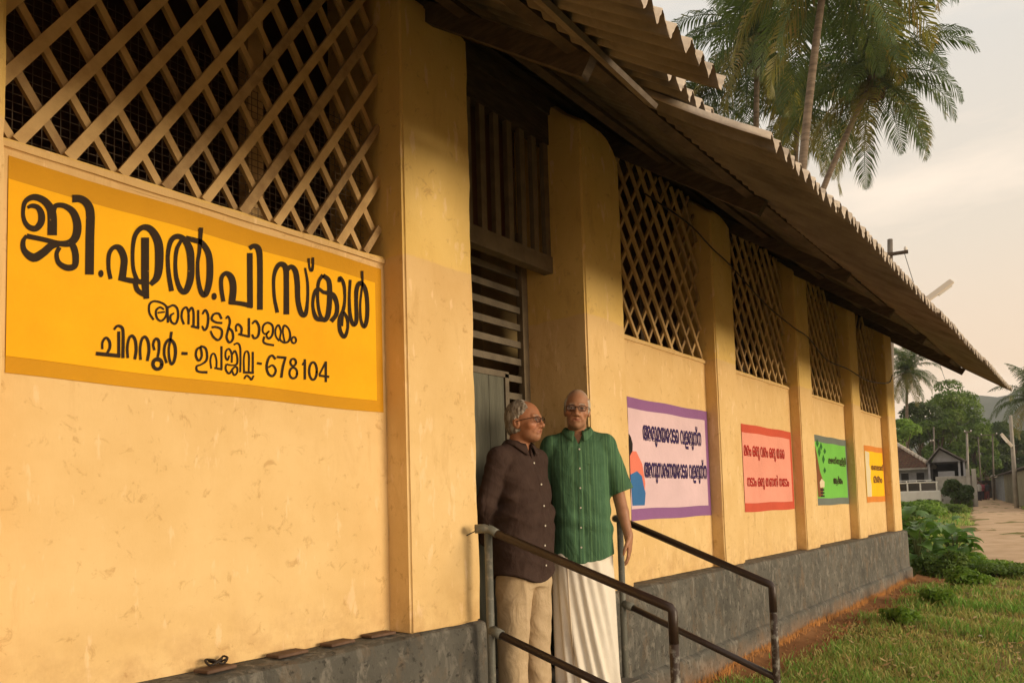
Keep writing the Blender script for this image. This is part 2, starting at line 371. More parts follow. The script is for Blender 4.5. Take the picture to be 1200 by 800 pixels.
# ---- lattice screens
def lattice(x0, x1, z0, seed, sp=.172, ang=57, wf=1., dy=0., flip=False):
    e = empty('lattice_screen', (0, 0, 0)); e.parent = B; e.location = (x0, 0, z0)
    rd = random.Random(seed); w = x1-x0; zt = roof_z(.03)-.02-z0
    th0 = math.tan(R_(ang))
    for layer in (0, 1):
        sgn = 1 if (layer == 0) != flip else -1
        k0 = -int(zt/th0/sp)-1
        for k in range(k0, int(w/sp)+int(zt/th0/sp)+2):
            xb = k*sp + .085 + rd.uniform(-.008, .008)
            if sgn < 0: xb = xb
            pts = []
            # line x = xb + sgn*z/th0 ; clip
            za, zb = 0., zt-rd.uniform(0, .05)
            if sgn > 0:
                if xb < 0: za = -xb*th0
                if xb + zb/th0 > w: zb = (w-xb)*th0
            else:
                if xb > w: za = (xb-w)*th0
                if xb - zb/th0 < 0: zb = xb*th0
            if zb-za < .12: continue
            if rd.random() < .07: zb -= rd.uniform(.1, .35)
            if zb-za < .12: continue
            y = .022 if layer == 0 else .050-dy
            j = rd.uniform(-.006, .006)
            a = (xb+sgn*za/th0, y, za+.006); b = (xb+sgn*zb/th0+j, y+rd.uniform(-.003, .003), zb)
            sw = (.038 if layer == 0 else .030)*rd.uniform(.85, 1.1)*wf
            MB().bar(a, b, sw, .021).build('slat', M_SLAT if rd.random() > .2 else M_SLAT2, e)
    return e
for i, (x0, x1) in enumerate(BAYS): lattice(x0+.004, x1-.004, SILL+.012, 30+i, **({} if i < 2 else dict(sp=.205, ang=53, wf=.86, dy=.008, flip=True)))
# square wire mesh and a post behind the first lattices
mb = MB()
for bx0, bx1 in BAYS[1:2]:
    x = bx0+.02
    while x < bx1: mb.bar((x, .14, SILL), (x+.004*math.sin(x*20), .14, SILL+.75), .0022, .0022); x += .032
    z = SILL+.02
    while z < SILL+.75: mb.bar((bx0, .143, z), (bx1, .143, z+.004*math.sin(z*30)), .0022, .0022, (0, -1, 0)); z += .032
mb.build('wire_mesh', M_MESHW, B, kind='stuff')
MB().box(1.98, 2.06, .16, .24, SILL, 4.1).build('window_post', M_SLAT, B)
for (x0, x1) in BAYS[2:]:
    MB().box((x0+x1)/2-.03, (x0+x1)/2+.03, .16, .22, SILL, 4.1).build('window_post', M_DARKWOOD, B)
# timber wall plate
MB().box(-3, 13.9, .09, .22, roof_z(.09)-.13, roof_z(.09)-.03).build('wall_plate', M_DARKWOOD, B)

# ---- doorway between the second and third pilaster
D0, D1 = 3.165, 4.33
fr = empty('door_transom', (D0, .13, 0)); fr.parent = B
zb0, zb1 = EYE+1.585, EYE+1.70
MB().box(0, D1-D0, -.025, .05, zb0, zb1).build('bottom_rail', M_GREYWOOD, fr)
MB().box(0, D1-D0, -.025, .05, EYE+2.50, EYE+2.86).build('top_panel', M_DARKWOOD, fr)
for k in range(9):
    x = .03+k*(D1-D0-.06)/8
    MB().box(x-.026, x+.026, -.015, .02, zb1, EYE+2.50).build('slat', M_GREYWOOD, fr)
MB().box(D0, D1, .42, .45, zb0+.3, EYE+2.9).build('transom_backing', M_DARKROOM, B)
gr = empty('door_grille', (D0, .36, 0)); gr.parent = B
for x in (0.0, D1-D0-.055): MB().box(x, x+.055, -.03, .03, .42, zb0+.32).build('frame_post', M_GREYWOOD, gr)
MB().box(D1-D0-.085, D1-D0-.065, -.045, .0, .42, zb0+.32).build('frame_post', M_GREYWOOD, gr)
z = EYE+1.475+.244
while z > .5:
    MB().bar((.05, -.012, z), (D1-D0-.06, -.012, z-.004), .045, .018).build('slat', M_LOUVRE, gr); z -= .122
lf = empty('door_leaf', (3.2, .31, 0)); lf.parent = B
for k in range(5):
    MB().box(.0+k*.158, .154+k*.158, -.012, .012, .43, EYE+.845).build('plank', M_DOORLEAF, lf)
for (a, b, c, d) in ((.795, .835, .42, EYE+.87), (0, .835, EYE+.845, EYE+.885)): MB().box(a, b, -.02, .02, c, d).build('frame_rail', M_LOUVRE, lf)
MB().box(3.1, 4.4, .3, .34, .3, .415).build('threshold', M_CONC, B)
# landing and ramp between the rails
rampm = MB()
rampm.add([(3.17, .36, .345), (4.325, .36, .345), (4.325, -.45, .345), (3.17, -.45, .345), (3.17, .36, -.1), (4.325, .36, -.1), (4.325, -.45, -.1), (3.17, -.45, -.1)],
          [(0, 3, 2, 1), (4, 5, 6, 7), (0, 4, 7, 3), (1, 2, 6, 5), (0, 1, 5, 4), (3, 7, 6, 2)])
rampm.build('landing', M_CONC, B)
MB().add([(3.0, -.452, .335), (4.42, -.452, .335), (4.42, -1.6, .0), (3.0, -1.6, .0), (3.0, -.452, -.1), (4.42, -.452, -.1), (4.42, -1.6, -.1), (3.0, -1.6, -.1)],
         [(0, 3, 2, 1), (0, 4, 7, 3), (1, 2, 6, 5), (0, 1, 5, 4), (3, 7, 6, 2)]).build('ramp', M_CONC, B)

# ---- roof: corrugated sheets, rafters, purlins
def sheet(xa, xb, ya, yb, lift, edge_curl=0, seed=0):
    pitch = .105; amp = .037; n = max(6, int(round((xb-xa)/pitch*12)))
    v = []; rd = random.Random(seed); tw = rd.uniform(-.006, .006); sg = rd.uniform(-.01, .0)
    cols = 5
    for side in (0, 1):
        for i in range(n+1):
            x = xa+(xb-xa)*i/n; ph = (x-xa)/pitch*2*math.pi
            c = (math.sin(ph)-.11*math.sin(3*ph))*amp*.93
            for j in range(cols):
                t = j/(cols-1); y = ya+(yb-ya)*t
                z = roof_z(y)+lift+.028+c + tw*(x-xa) + sg*math.sin(t*math.pi) + .006*math.sin(seed+y*3+x)
                z -= side*.006
                jag = .006*math.sin(x*17+seed)+.003*rd.uniform(-1, 1) if j == 0 else 0
                v.append((x, y+jag, z+SLOPE*jag))
    m = (n+1)*cols; f = []; mi = []
    for i in range(n):
        for j in range(cols-1):
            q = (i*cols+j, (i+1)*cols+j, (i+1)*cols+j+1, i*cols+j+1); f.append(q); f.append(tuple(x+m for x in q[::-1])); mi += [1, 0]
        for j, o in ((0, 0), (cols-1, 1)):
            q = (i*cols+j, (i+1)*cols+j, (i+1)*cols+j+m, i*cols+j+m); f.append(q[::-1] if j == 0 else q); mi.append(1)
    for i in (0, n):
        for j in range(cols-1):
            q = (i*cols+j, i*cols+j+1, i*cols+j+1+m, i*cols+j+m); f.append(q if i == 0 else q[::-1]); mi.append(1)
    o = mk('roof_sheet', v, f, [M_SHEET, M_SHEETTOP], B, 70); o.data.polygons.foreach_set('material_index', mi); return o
sw = 1.082
xx = 2.775; k = 0
while xx > -3.0: sheet(xx-1.05, xx+.02, -1.76 + (.02 if k % 2 else 0), -1.10, 0, seed=k); xx -= 1.05; k += 1
xx = 3.385; k = 50
while xx < 14.3: sheet(xx, min(xx+sw+.03, 14.45), -1.735-(.015 if k % 3 == 0 else 0), -1.10, (.004 if k % 2 else 0), seed=k); xx += sw; k += 1
xx = -3.0; k = 100
while xx < 14.3: sheet(xx, min(xx+1.08, 14.42), -1.36, .65, .082 + (.004 if k % 2 else 0), seed=k); xx += 1.05; k += 1
# upper slopes (one part each side)
def slope_big(name, y0, y1, zf, seed):
    pitch = .105; n = int(17.42/pitch*6); v = []
    for i in range(n+1):
        x = -3+17.42*i/n; c = .035*math.sin(x/pitch*2*math.pi)
        for y in (y0, y1): v.append((x, y, zf(y)+c))
    return mk(name, v, [(2*i, 2*i+2, 2*i+3, 2*i+1) for i in range(n)], M_SHEET, B, True)
slope_big('roof_slope', .42, 3.15, lambda y: roof_z(y)+.150, 0)
slope_big('roof_slope', 3.15, 7.2, lambda y: roof_z(3.15)+.15-(y-3.15)*SLOPE, 0)
for x in (-1.5, .66, 2.86, 5.05, 7.2, 9.0, 10.9, 12.9, 14.3):
    yo = -1.12
    MB().bar((x, yo, roof_z(yo)-.075), (x, .6, roof_z(.6)-.075), .055, .10, (0, -SLOPE, 1)).build('rafter', M_DARKWOOD, B)
for y in (-1.05, -.42):
    MB().box(-3, 14.38, y-.03, y+.03, roof_z(y)-.034, roof_z(y)-.004).build('purlin', M_DARKWOOD, B)
# loose fascia batten hanging under the gap, with its bolts
MB().bar((1.95, -1.30, roof_z(-1.30)-.03), (3.27, -1.215, roof_z(-1.215)-.045), .062, .022, (0, -SLOPE, 1)).build('batten', mat('weathered_batten', (.17, .14, .11), .8, (.11, .085, .065), 9, bump=.3), B)
# ceiling boards in the eave shadow (dark underside above wall plate)
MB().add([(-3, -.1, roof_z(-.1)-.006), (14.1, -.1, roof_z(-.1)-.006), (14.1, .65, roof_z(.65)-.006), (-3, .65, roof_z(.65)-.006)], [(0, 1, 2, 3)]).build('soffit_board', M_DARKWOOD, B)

# ------------------------------------------------------------------ painted signs
def paint(name, c, c2=None, **k): return mat(name, c, .75, c2 or tuple(x*.86 for x in c), 2.5, 7, .35, .7, bump=.35, bscale=38, spec=.2, **k)
M_SGY = paint('sign_yellow_paint', (.88, .47, .010), (.82, .39, .008))
M_SGB = paint('sign_mustard_border', (.62, .30, .012))
M_LET = mat('sign_letter_paint', (.026, .014, .006), .7, (.50, .26, .02), 75, 4, .70, .76, bump=.35, bscale=38, spec=.2)
def poly_on_wall(pts, y): return [tuple(on_y(u, v, y)) for u, v in pts]
def rect_part(name, x0, x1, z0, z1, y, m, parent, nx=14):
    # hand-painted edges: slightly wavy outline, thin slab
    v = []; n = nx
    for i in range(n+1):
        x = x0+(x1-x0)*i/n
        v.append((x, y, z1+.003*math.sin(x*9))); v.append((x, y, z0+.003*math.sin(x*7+1)))
    return mk(name, v, [(2*i, 2*i+1, 2*i+3, 2*i+2) for i in range(n)], m, parent)
def catmull(P, per=6):
    P = np.array(P, float)
    if len(P) < 3: return P
    Q = np.vstack([2*P[0]-P[1], P, 2*P[-1]-P[-2]]); out = []
    for i in range(1, len(Q)-2):
        for t in np.linspace(0, 1, per, endpoint=False):
            a, b, c, d = Q[i-1], Q[i], Q[i+1], Q[i+2]
            out.append(.5*((2*b)+(-a+c)*t+(2*a-5*b+4*c-d)*t*t+(-a+3*b-3*c+d)*t**3))
    out.append(P[-1]); return np.array(out)
def strokes(data, y, name, m, parent):
    mb = MB(); lay = 0
    for (ox, oy, s, L_) in data:
        for st in L_:
            lay += 1; yy = y - .00012*(lay % 17)
            st = np.array(st, float); sharp = len(st) == 2
            C_ = st if sharp else catmull(st, 5)
            d = np.gradient(C_[:, :2], axis=0) if len(C_) > 2 else np.repeat([C_[1, :2]-C_[0, :2]], 2, 0)
            d /= np.linalg.norm(d, axis=1)[:, None]+1e-9; nn = np.stack([-d[:, 1], d[:, 0]], -1); w = np.maximum(C_[:, 2:3], 6)/2
            A = C_[:, :2]+nn*w; Bq = C_[:, :2]-nn*w
            v = []
            for p, q in zip(A, Bq): v += [on_y(ox+p[0]/s, oy+p[1]/s, yy), on_y(ox+q[0]/s, oy+q[1]/s, yy)]
            mb.add(v, [(2*i, 2*i+1, 2*i+3, 2*i+2) for i in range(len(C_)-1)])
    return mb.build(name, m, parent)
def ring(cx, cy, rx, ry, w, n=14): return [(cx+rx*math.cos(t), cy+ry*math.sin(t), w) for t in np.linspace(0, 2*math.pi+.25, n)]
sg = empty('wall_sign', (.96, -.004, EYE+.47), label='large mustard yellow sign with black Malayalam lettering painted under the lattice', cat='sign')
def under(o, p): o.parent = p; o.matrix_parent_inverse = Matrix.Translation(-Vector(p.location)); return o
SX0, SX1 = .963, 2.625
for o in (rect_part('sign_border', SX0, SX1, EYE+.475, EYE+1.205, -.004, M_SGB, None),
          rect_part('sign_panel', SX0, SX1-.045, EYE+.53, EYE+1.125, -.0065, M_SGY, None)): under(o, sg)
A_ = (0, 210, 5.715, [
 [(350,375,64),(350,250,62),(335,190,55),(290,140,48),(225,120,42),(170,150,32),(155,220,26),(165,280,30),(195,320,36),(240,330,42),(275,290,46),(278,235,45),(255,190,35),(215,178,30),(185,190,20)],
 [(355,215,40),(375,178,34),(430,178,36),(490,220,48),(518,300,55),(510,380,55),(470,425,50),(400,430,36),(300,405,32),(180,380,34)],
 [(178,375,20),(155,420,32),(165,480,40),(225,525,58),(290,492,55),(345,445,50),(400,430,40)],
 [(400,455,30),(380,500,28),(395,560,34),(450,592,42),(500,580,42),(508,520,44),(498,465,44),(480,430,40)],
 [(485,130,52),(540,132,50),(585,165,54),(606,230,58),(603,400,58),(600,638,58)],
 [(677,608,14),(677,622,32),(677,640,32),(677,655,14)],
 [(742,668,26),(728,590,26),(732,500,28),(765,455,30),(805,465,44),(832,530,46),(828,600,46),(818,672,50)],
 [(795,662,28),(890,680,36),(985,690,32)], [(973,390,52),(973,640,52)], [(973,630,52),(975,720,48),(982,800,36)],
 [(905,690,30),(925,745,34),(990,785,30)],
 [(925,690,30),(895,600,24),(890,480,24),(905,380,30),(950,325,36),(1010,335,46),(1060,420,56),(1068,540,56),(1055,650,48),(1010,705,30)]])
B_ = (120, 250, 5.715, [
 [(465,520,32),(445,400,28),(440,280,26),(458,190,32),(495,155,36),(545,170,36),(585,240,50),(595,340,46),(590,440,46),(560,520,40),(525,510,34),(497,430,28),(490,330,24),(500,240,26),(530,180,22)],
 [(560,165,34),(620,180,34),(670,200,36),(712,270,40),(722,370,44),(715,470,42),(690,545,36),(660,520,30),(642,430,26),(640,330,22),(650,260,24),(655,190,26),(662,95,28)],
 [(750,532,12),(750,545,30),(750,565,30),(750,578,12)],
 [(812,590,26),(798,500,26),(800,430,26),(830,400,30),(865,430,42),(878,500,44),(868,604,44)],
 [(848,595,28),(925,603,30),(1005,620,34)], [(988,265,38),(990,632,38)],
 [(985,235,30),(1015,218,32),(1046,240,42),(1056,330,38),(1056,645,38)]])
C_2 = (250, 270, 5.715, [
 [(430,550,24),(410,450,22),(405,330,22),(420,260,28),(450,225,34),(485,250,38),(490,350,36),(490,562,38)],
 [(490,270,30),(520,242,30),(550,270,36),(563,350,36),(568,470,34),(590,555,34),(618,560,28),(632,470,20),(632,350,18),(615,250,14)],
 [(640,185,14),(645,250,14),(660,268,20),(668,230,16),(668,180,16)],
 [(735,300,28),(775,340,32),(780,450,34),(770,560,34),(745,600,30),(715,560,22),(700,460,20),(705,350,22),(735,298,26)],
 [(745,418,22),(700,390,22),(675,430,22),(668,510,20),(690,585,30),(735,597,30)],
 [(735,412,22),(800,430,34),(828,490,28),(825,560,28),(790,608,30)],
 [(842,345,20),(850,315,22),(875,360,22),(882,450,18),(872,530,22),(845,590,20),(850,670,26),(878,712,26),(900,660,18),(898,590,20),(872,545,20)],
 [(868,560,16),(862,640,16)],
 [(918,330,18),(912,450,18),(918,570,24),(940,632,24),(960,600,26),(958,480,24),(962,390,28),(985,350,28),(1018,390,28),(1032,480,26),(1030,590,26),(1012,645,24),(990,600,18),(985,500,14),(992,420,14),(1000,350,14),(998,270,16)]])
w = 15
D_ = (160, 330, 6., [
 [(122,268,w),(92,220,w),(92,160,w),(125,137,w),(180,150,w),(212,180,w),(208,240,w),(175,275,w),(145,255,w),(138,205,w),(165,180,w),(195,195,12)], [(150,218,12),(200,212,12)],
 [(218,170,w),(222,288,16)], [(225,180,w),(260,165,w),(288,190,w),(293,250,16),(275,295,w),(245,280,w),(240,240,w),(265,220,12)],
 [(335,300,w),(318,250,w),(325,200,w),(350,180,w),(366,215,w),(367,300,w)], [(367,215,w),(388,182,w),(402,215,w),(402,312,16)], [(385,312,16),(442,325,18)], [(435,198,w),(435,325,w)],
 [(465,228,12),(485,198,w),(505,240,16),(500,310,16),(480,340,w),(462,310,12)],
 [(600,262,w),(580,225,w),(545,228,w),(530,262,w),(560,285,w),(604,290,w)], [(530,320,w),(560,318,w),(598,335,w),(600,380,w),(575,410,w),(540,385,w),(522,345,12)],
 [(630,260,12),(645,242,12),(658,280,w),(645,340,w),(635,390,w),(655,427,w),(680,400,w),(675,350,w),(650,325,w)],
 [(705,350,12),(700,318,12),(715,298,w),(740,325,w),(736,372,w)], [(718,368,14),(798,386,16)], [(792,255,w),(792,386,w)],
 [(815,295,12),(840,275,w),(864,320,16),(857,380,w),(830,397,w),(814,370,12)],
 [(930,350,12),(905,368,12),(888,345,12),(895,305,w),(925,288,w),(957,310,w),(957,370,w),(930,400,w),(915,372,12),(935,345,12)], [(900,385,w),(893,420,w),(915,437,w),(968,446,w)],
 [(1005,417,12),(980,380,12),(980,330,12),(1000,305,w),(1016,350,12),(1010,402,12),(1035,426,w),(1068,420,w),(1082,380,w),(1070,330,12),(1040,308,w),(1030,350,12),(1042,420,12)],
 ring(1107,410,16,22,13)])
E_ = (100, 360, 8., [
 [(160,392,22),(163,325,22),(195,285,24),(228,320,26),(230,380,26),(205,430,22)], [(100,432,36),(330,455,36)], [(315,225,28),(315,457,28)],
 [(270,208,20),(300,175,24),(340,185,28),(356,240,28),(354,475,30)],
 [(400,475,24),(395,380,24),(410,295,24),(440,265,26),(470,310,28),(478,400,28),(465,487,26)],
 [(520,492,24),(515,390,24),(530,305,24),(560,275,26),(590,320,28),(598,410,28),(582,502,26)],
 [(650,402,22),(638,345,22),(660,295,24),(690,315,26),(692,400,24),(680,465,22)], ring(678,530,42,48,32), [(640,500,30),(680,492,26),(716,502,30)], [(655,580,22),(700,580,22)],
 [(765,522,22),(742,440,22),(750,350,24),(790,300,26),(835,340,28),(848,420,28),(835,500,26),(810,532,24),(790,480,22),(785,390,20),(800,300,22),(810,228,24)],
 [(905,430,28),(960,433,28)]])
w = 16
F_ = (220, 370, 6.667, [
 [(110,240,w),(75,260,w),(66,310,w),(88,350,w),(110,318,w),(108,270,w),(95,238,w)], [(100,235,16),(138,250,18),(152,300,18),(145,350,18),(105,380,14),(72,392,16),(72,425,18),(100,438,18),(155,440,22)],
 [(185,412,14),(178,350,14),(190,300,14),(212,300,14),(226,350,14),(225,407,14)], [(210,406,16),(272,418,16)], [(265,236,16),(265,418,16)],
 [(345,365,14),(345,300,14),(325,258,14),(300,275,14),(297,320,14),(312,345,14),(327,310,12)], [(350,300,12),(370,272,14),(388,320,14),(385,375,16),(350,385,12),(305,378,14)],
 [(303,375,14),(298,415,14),(325,450,16),(360,405,14),(385,400,14),(388,440,14),(365,462,14),(348,430,12)], [(362,225,14),(390,213,14),(410,240,14),(414,330,14),(412,440,14)],
 [(442,448,14),(440,340,12),(450,285,12),(470,278,12),(480,320,14),(478,440,12)], [(435,440,18),(518,444,18)], [(510,280,15),(510,445,15)], [(443,492,12),(460,465,14),(485,480,14),(500,498,14),(517,465,12)],
 [(543,368,18),(580,374,18)],
 [(688,338,16),(660,308,16),(632,335,18),(618,400,18),(635,455,18),(668,468,18),(690,425,16),(665,385,14),(632,402,14)],
 [(698,320,18),(772,327,18)], [(765,328,16),(745,400,18),(733,482,18)], ring(826,362,22,28,15), ring(826,446,30,42,17),
 [(916,338,19),(916,497,19)], [(896,384,12),(914,352,12)], ring(980,430,30,68,18),
 [(1080,355,18),(1080,517,18)], [(1078,362,14),(1028,462,14)], [(1028,465,18),(1107,476,18)]])
under(strokes([A_, B_, C_2], -.009, 'large_lettering', M_LET, None), sg)
under(strokes([D_, E_, F_], -.009, 'small_lettering', M_LET, None), sg)

def text_mesh(body, name, x, z, width, height, y, m, parent, bold=.03):
    c = bpy.data.curves.new(name, 'FONT'); c.body = body; c.size = 1; c.bevel_depth = bold; c.bevel_resolution = 0; c.resolution_u = 3
    t = bpy.data.objects.new(name, c); COL.objects.link(t); bpy.context.view_layer.update()
    dg = bpy.context.evaluated_depsgraph_get(); me = bpy.data.meshes.new_from_object(t.evaluated_get(dg)); bpy.data.objects.remove(t)
    V = np.array([q.co[:] for q in me.vertices]); lo, hi = V.min(0), V.max(0)
    P = (V-lo)/(hi-lo+1e-9)
    for i, q in enumerate(me.vertices): q.co = (x+P[i, 0]*width, y-.0015*P[i, 2], z+P[i, 1]*height)
    me.materials.clear()
    o = link(name, me, m, None); return under(o, parent) if parent else o
def poly(name, pts, y, m, parent):
    o = mk(name, [(x, y, z) for x, z in pts], [tuple(range(len(pts)))[::-1]], m, None); return under(o, parent)
SIGNS = [((5.14, 6.42-.03), (EYE-.145, EYE+.79), 'lilac poster with purple border and violet writing on the bay nearest the men', (.76, .56, .62), (.29, .13, .32)),
         ((7.02, 8.35), (EYE-.14, EYE+.74), 'pink poster with red border and two lines of red writing', (.86, .36, .27), (.62, .10, .055)),
         ((9.55, 10.50), (EYE-.12, EYE+.76), 'bright green poster with grey border, dark writing beside a tree drawing', (.18, .55, .085), (.16, .19, .17)),
         ((11.75, 12.95), (EYE-.12, EYE+.74), 'small yellow poster with orange border, farthest of the painted posters along the wall', (.95, .56, .006), (.72, .25, .04))]
sgn = []
def px_x(u, v=540): return float(on_y(u, v, 0)[0])
SIGNPX = [(737, 831), (870, 928), (954.5, 993), (1013, 1035)]
for (xr, zr, lab, cf, cb), (ua, ub) in zip(SIGNS, SIGNPX):
    x0, x1 = px_x(ua), px_x(ub)
    x1 = min(x1, [q[1] for q in BAYS if q[0] < x0 < q[1]][0]-.004)
    e = empty('wall_sign', (x0, -.004, zr[0]), label=lab, cat='sign', group='slogan posters painted along the wall')
    sgn.append((e, x0, x1, *zr))
    under(rect_part('sign_border', x0, x1, *zr, -.004, paint('poster_border', cb), None), e)
    under(rect_part('sign_panel', x0+(.0 if cb[0] > .2 else 0), x1-.045*(x1-x0), zr[0]+.088, zr[1]-.085, -.0065, paint('poster_field', cf), None), e)
e, x0, x1, z0, z1 = sgn[0]; W = x1-x0; H = z1-z0
MV = paint('violet_ink', (.045, .025, .12))
text_mesh("അരുമയോടെ വളരുന്ന", 'lettering', x0+.15*W, z0+.61*H, .74*W, .23*H, -.009, MV, e, .028)
text_mesh("അനുസരണയോടെ വളരുന്ന", 'lettering', x0+.15*W, z0+.30*H, .80*W, .23*H, -.009, MV, e, .028)
MS = paint('poster_pink_skin', (.80, .22, .15)); MBL = paint('poster_blue', (.045, .17, .42)); MK_ = paint('poster_black', (.02, .015, .015))
fx = lambda a, b: (x0+a*W, z0+b*H)
poly('drawn_skirt', [fx(.01, .12), fx(.14, .12), fx(.155, .22), (x0+.12*W, z0+.36*H), fx(.07, .40), fx(.0, .37)], -.009, MBL, e)
poly('drawn_figure', [fx(.0, .37), fx(.07, .40), fx(.12, .36), fx(.145, .24), fx(.155, .30), fx(.13, .46), fx(.07, .56), fx(.03, .56), fx(0, .52)], -.0095, MS, e)
poly('drawn_hair', [fx(.0, .52), fx(.03, .56), fx(.035, .62), fx(.02, .67), fx(0, .70)], -.010, MK_, e)
e, x0, x1, z0, z1 = sgn[1]; W = x1-x0; H = z1-z0; MR_ = paint('red_ink', (.52, .035, .03))
text_mesh("മരം ഒരു വരം ഒരു തൈ", 'lettering', x0+.02*W, z0+.59*H, .80*W, .17*H, -.009, MR_, e, .025)
text_mesh("നടാം ഒരു തണൽ നേടാം", 'lettering', x0+.05*W, z0+.25*H, .84*W, .18*H, -.009, MR_, e, .025)
e, x0, x1, z0, z1 = sgn[2]; W = x1-x0; H = z1-z0; MD = paint('dark_ink', (.05, .035, .02))
text_mesh("മഴത്തുള്ളി", 'lettering', x0+.38*W, z0+.58*H, .56*W, .14*H, -.009, MD, e, .03)
text_mesh("ആദ്യം", 'lettering', x0+.50*W, z0+.28*H, .30*W, .15*H, -.009, MD, e, .03)
MT = paint('poster_trunk', (.22, .08, .03)); ML = paint('poster_leaf', (.03, .15, .03)); MW_ = paint('poster_cream', (.75, .66, .45))
fx = lambda a, b: (x0+a*W, z0+b*H)
poly('drawn_trunk', [fx(.03, .12), fx(.16, .12), fx(.20, .34), fx(.12, .48), fx(.05, .74), fx(.02, .84), fx(.0, .80)], -.009, MT, e)
for (a, b, r) in ((.14, .76, .05), (.25, .66, .045), (.20, .84, .04), (.30, .78, .03), (.27, .5, .03), (.1, .88, .04)):
    poly('drawn_leaf', [fx(a-.02, b-r*1.4), fx(a+.03, b), fx(a-.01, b+r*1.6), fx(a-.05, b)], -.0095, ML, e)
poly('drawn_drop', [fx(.10, .25), fx(.22, .26), fx(.23, .34), fx(.15, .38), fx(.09, .33)], -.010, MW_, e)
for k in range(3): poly('drawn_mark', [fx(.10, .12+k*.045), fx(.21, .12+k*.045), fx(.21, .145+k*.045), fx(.10, .145+k*.045)], -.010, MK_, e)
e, x0, x1, z0, z1 = sgn[3]; W = x1-x0; H = z1-z0
text_mesh("തണലാണ്", 'lettering', x0+.30*W, z0+.57*H, .66*W, .12*H, -.009, MT, e, .035)
text_mesh("മരം", 'lettering', x0+.38*W, z0+.34*H, .48*W, .13*H, -.009, MT, e, .035)
fx = lambda a, b: (x0+a*W, z0+b*H)
poly('drawn_flowers', [fx(.02, .10), fx(.24, .10), fx(.26, .3), fx(.22, .42), fx(.26, .56), (x0+.2*W, z0+.66*H), fx(.24, .88), fx(.02, .9)], -.0085, MW_, e)

# ------------------------------------------------------------------ things on the ledge
def slab(x, y, w, d, rz, lab, tilt=0):
    o = MB().box(-w/2, w/2, -d/2, d/2, 0, .013).build('clay_tile', M_TILE, None, False, (x, y, PT+.001), rz, label=lab, cat='tile', group='flat clay tiles lying on the plinth ledge'); bevel(o, .003, 1)
    return o
slab(1.665, -.075, .135, .085, .12, 'flat clay tile with a coil of wire on it, leftmost of the four')
slab(2.00, -.065, .155, .085, .05, 'flat brown clay tile lying bare on the plinth ledge, second from the left of four')
slab(2.275, -.055, .145, .08, .08, 'flat brown clay tile lying bare on the plinth ledge, third from the left of four')
slab(2.525, -.05, .15, .08, -.05, 'flat brown clay tile on the ledge against the big pilaster, rightmost of four')
pts = [(1.60+.03*t/10+.028*math.cos(t*1.25)+.05*(t > 9)*(t-9)/5, -.055+.025*math.sin(t*1.25), PT+.022+.012*math.sin(t*2.1)**2+.004*(t % 3)) for t in range(14)]
c_ = catmull([p for p in pts], 4)
MB().tube([(p[0]+.06, p[1], p[2]) for p in c_], .0045, 6).build('wire_coil', M_WIRE, None, True, label='small dark coil of wire on top of the leftmost clay tile', cat='wire')

# cable slung along the pilasters
pts = [(5.55, .0, EYE+2.50), (5.98, -.17, EYE+2.33), (6.5, -.165, EYE+2.24), (6.92, -.165, EYE+2.18), (7.9, -.13, EYE+2.02), (8.7, -.16, EYE+1.90), (9.25, -.165, EYE+1.86), (10.1, -.13, EYE+1.72), (11.0, -.165, EYE+1.70), (12.2, -.14, EYE+1.68), (13.6, -.13, EYE+1.80), (14.0, -.13, EYE+1.98)]
MB().tube(catmull(pts, 6), .007, 6).build('cable', M_WIRE, None, True, label='thin dark electric cable slung across the far pilasters below the eaves', cat='cable')

# ------------------------------------------------------------------ handrails
def rail(X, y0, z0, y1, z1, zm0, zm1, lab, lowend):
    e = empty('handrail', (X, y0, 0), label=lab, cat='handrail', group='pipe handrails either side of the ramp')
    def T(name, pts, r, m): return under(MB().tube(pts, r, 14).build(name, m, None, True), e)
    T('post', [(X, y0, -.08), (X, y0, z0-.012)], .0205, M_RAILGR)
    T('elbow', [(X-.045 if X < 4 else X+.03, y0+.05, z0+.005), (X-.02, y0+.012, z0+.006), (X, y0-.02, z0-.002), (X, y0-.06, z0-.022)], .0235, M_RAILGR)
    T('top_rail', [(X, y0-.05, z0-.018), (X, y1+.035, z1+.012), (X, y1+.012, z1+.004), (X, y1, z1-.012), (X, y1, z1-.15)], .0215, M_RAILBR)
    T('post', [(X, y1, z1-.14), (X, y1, z1-.36), (X, y1, z1-.6), (X, y1, -.08)], .0212, M_CHIP)
    T('collar', [(X, y0-.005, zm0+.0), (X, y0-.07, zm0-.022)], .026, M_RAILGR)
    T('mid_rail', [(X, y0-.05, zm0-.016), (X, y1, zm1)], .0195, M_RAILBR)
    return e
rail(3.09, -.273, EYE-.124, -1.299, EYE-.470, EYE-.637, EYE-.945, 'brown and grey pipe handrail nearer the camera, left side of the school ramp', 0)
rail(4.33, -.345, EYE-.113, -1.305, EYE-.491, EYE-.645, EYE-1.005, 'brown and grey pipe handrail behind the men, right side of the school ramp', 1)
# twist of wire tying the near rail to the pilaster
pts = [on_y(547, 627, PP-.006), on_y(553, 624, PP-.01), (3.10, -.22, EYE-.115), (3.12, -.255, EYE-.10), (3.075, -.29, EYE-.10), (3.10, -.24, EYE-.13)]
MB().tube(catmull(pts, 4), .003, 6).build('tie_wire', M_WIRE, None, True, label='rusty twist of wire tying the near handrail to the pilaster corner', cat='wire')
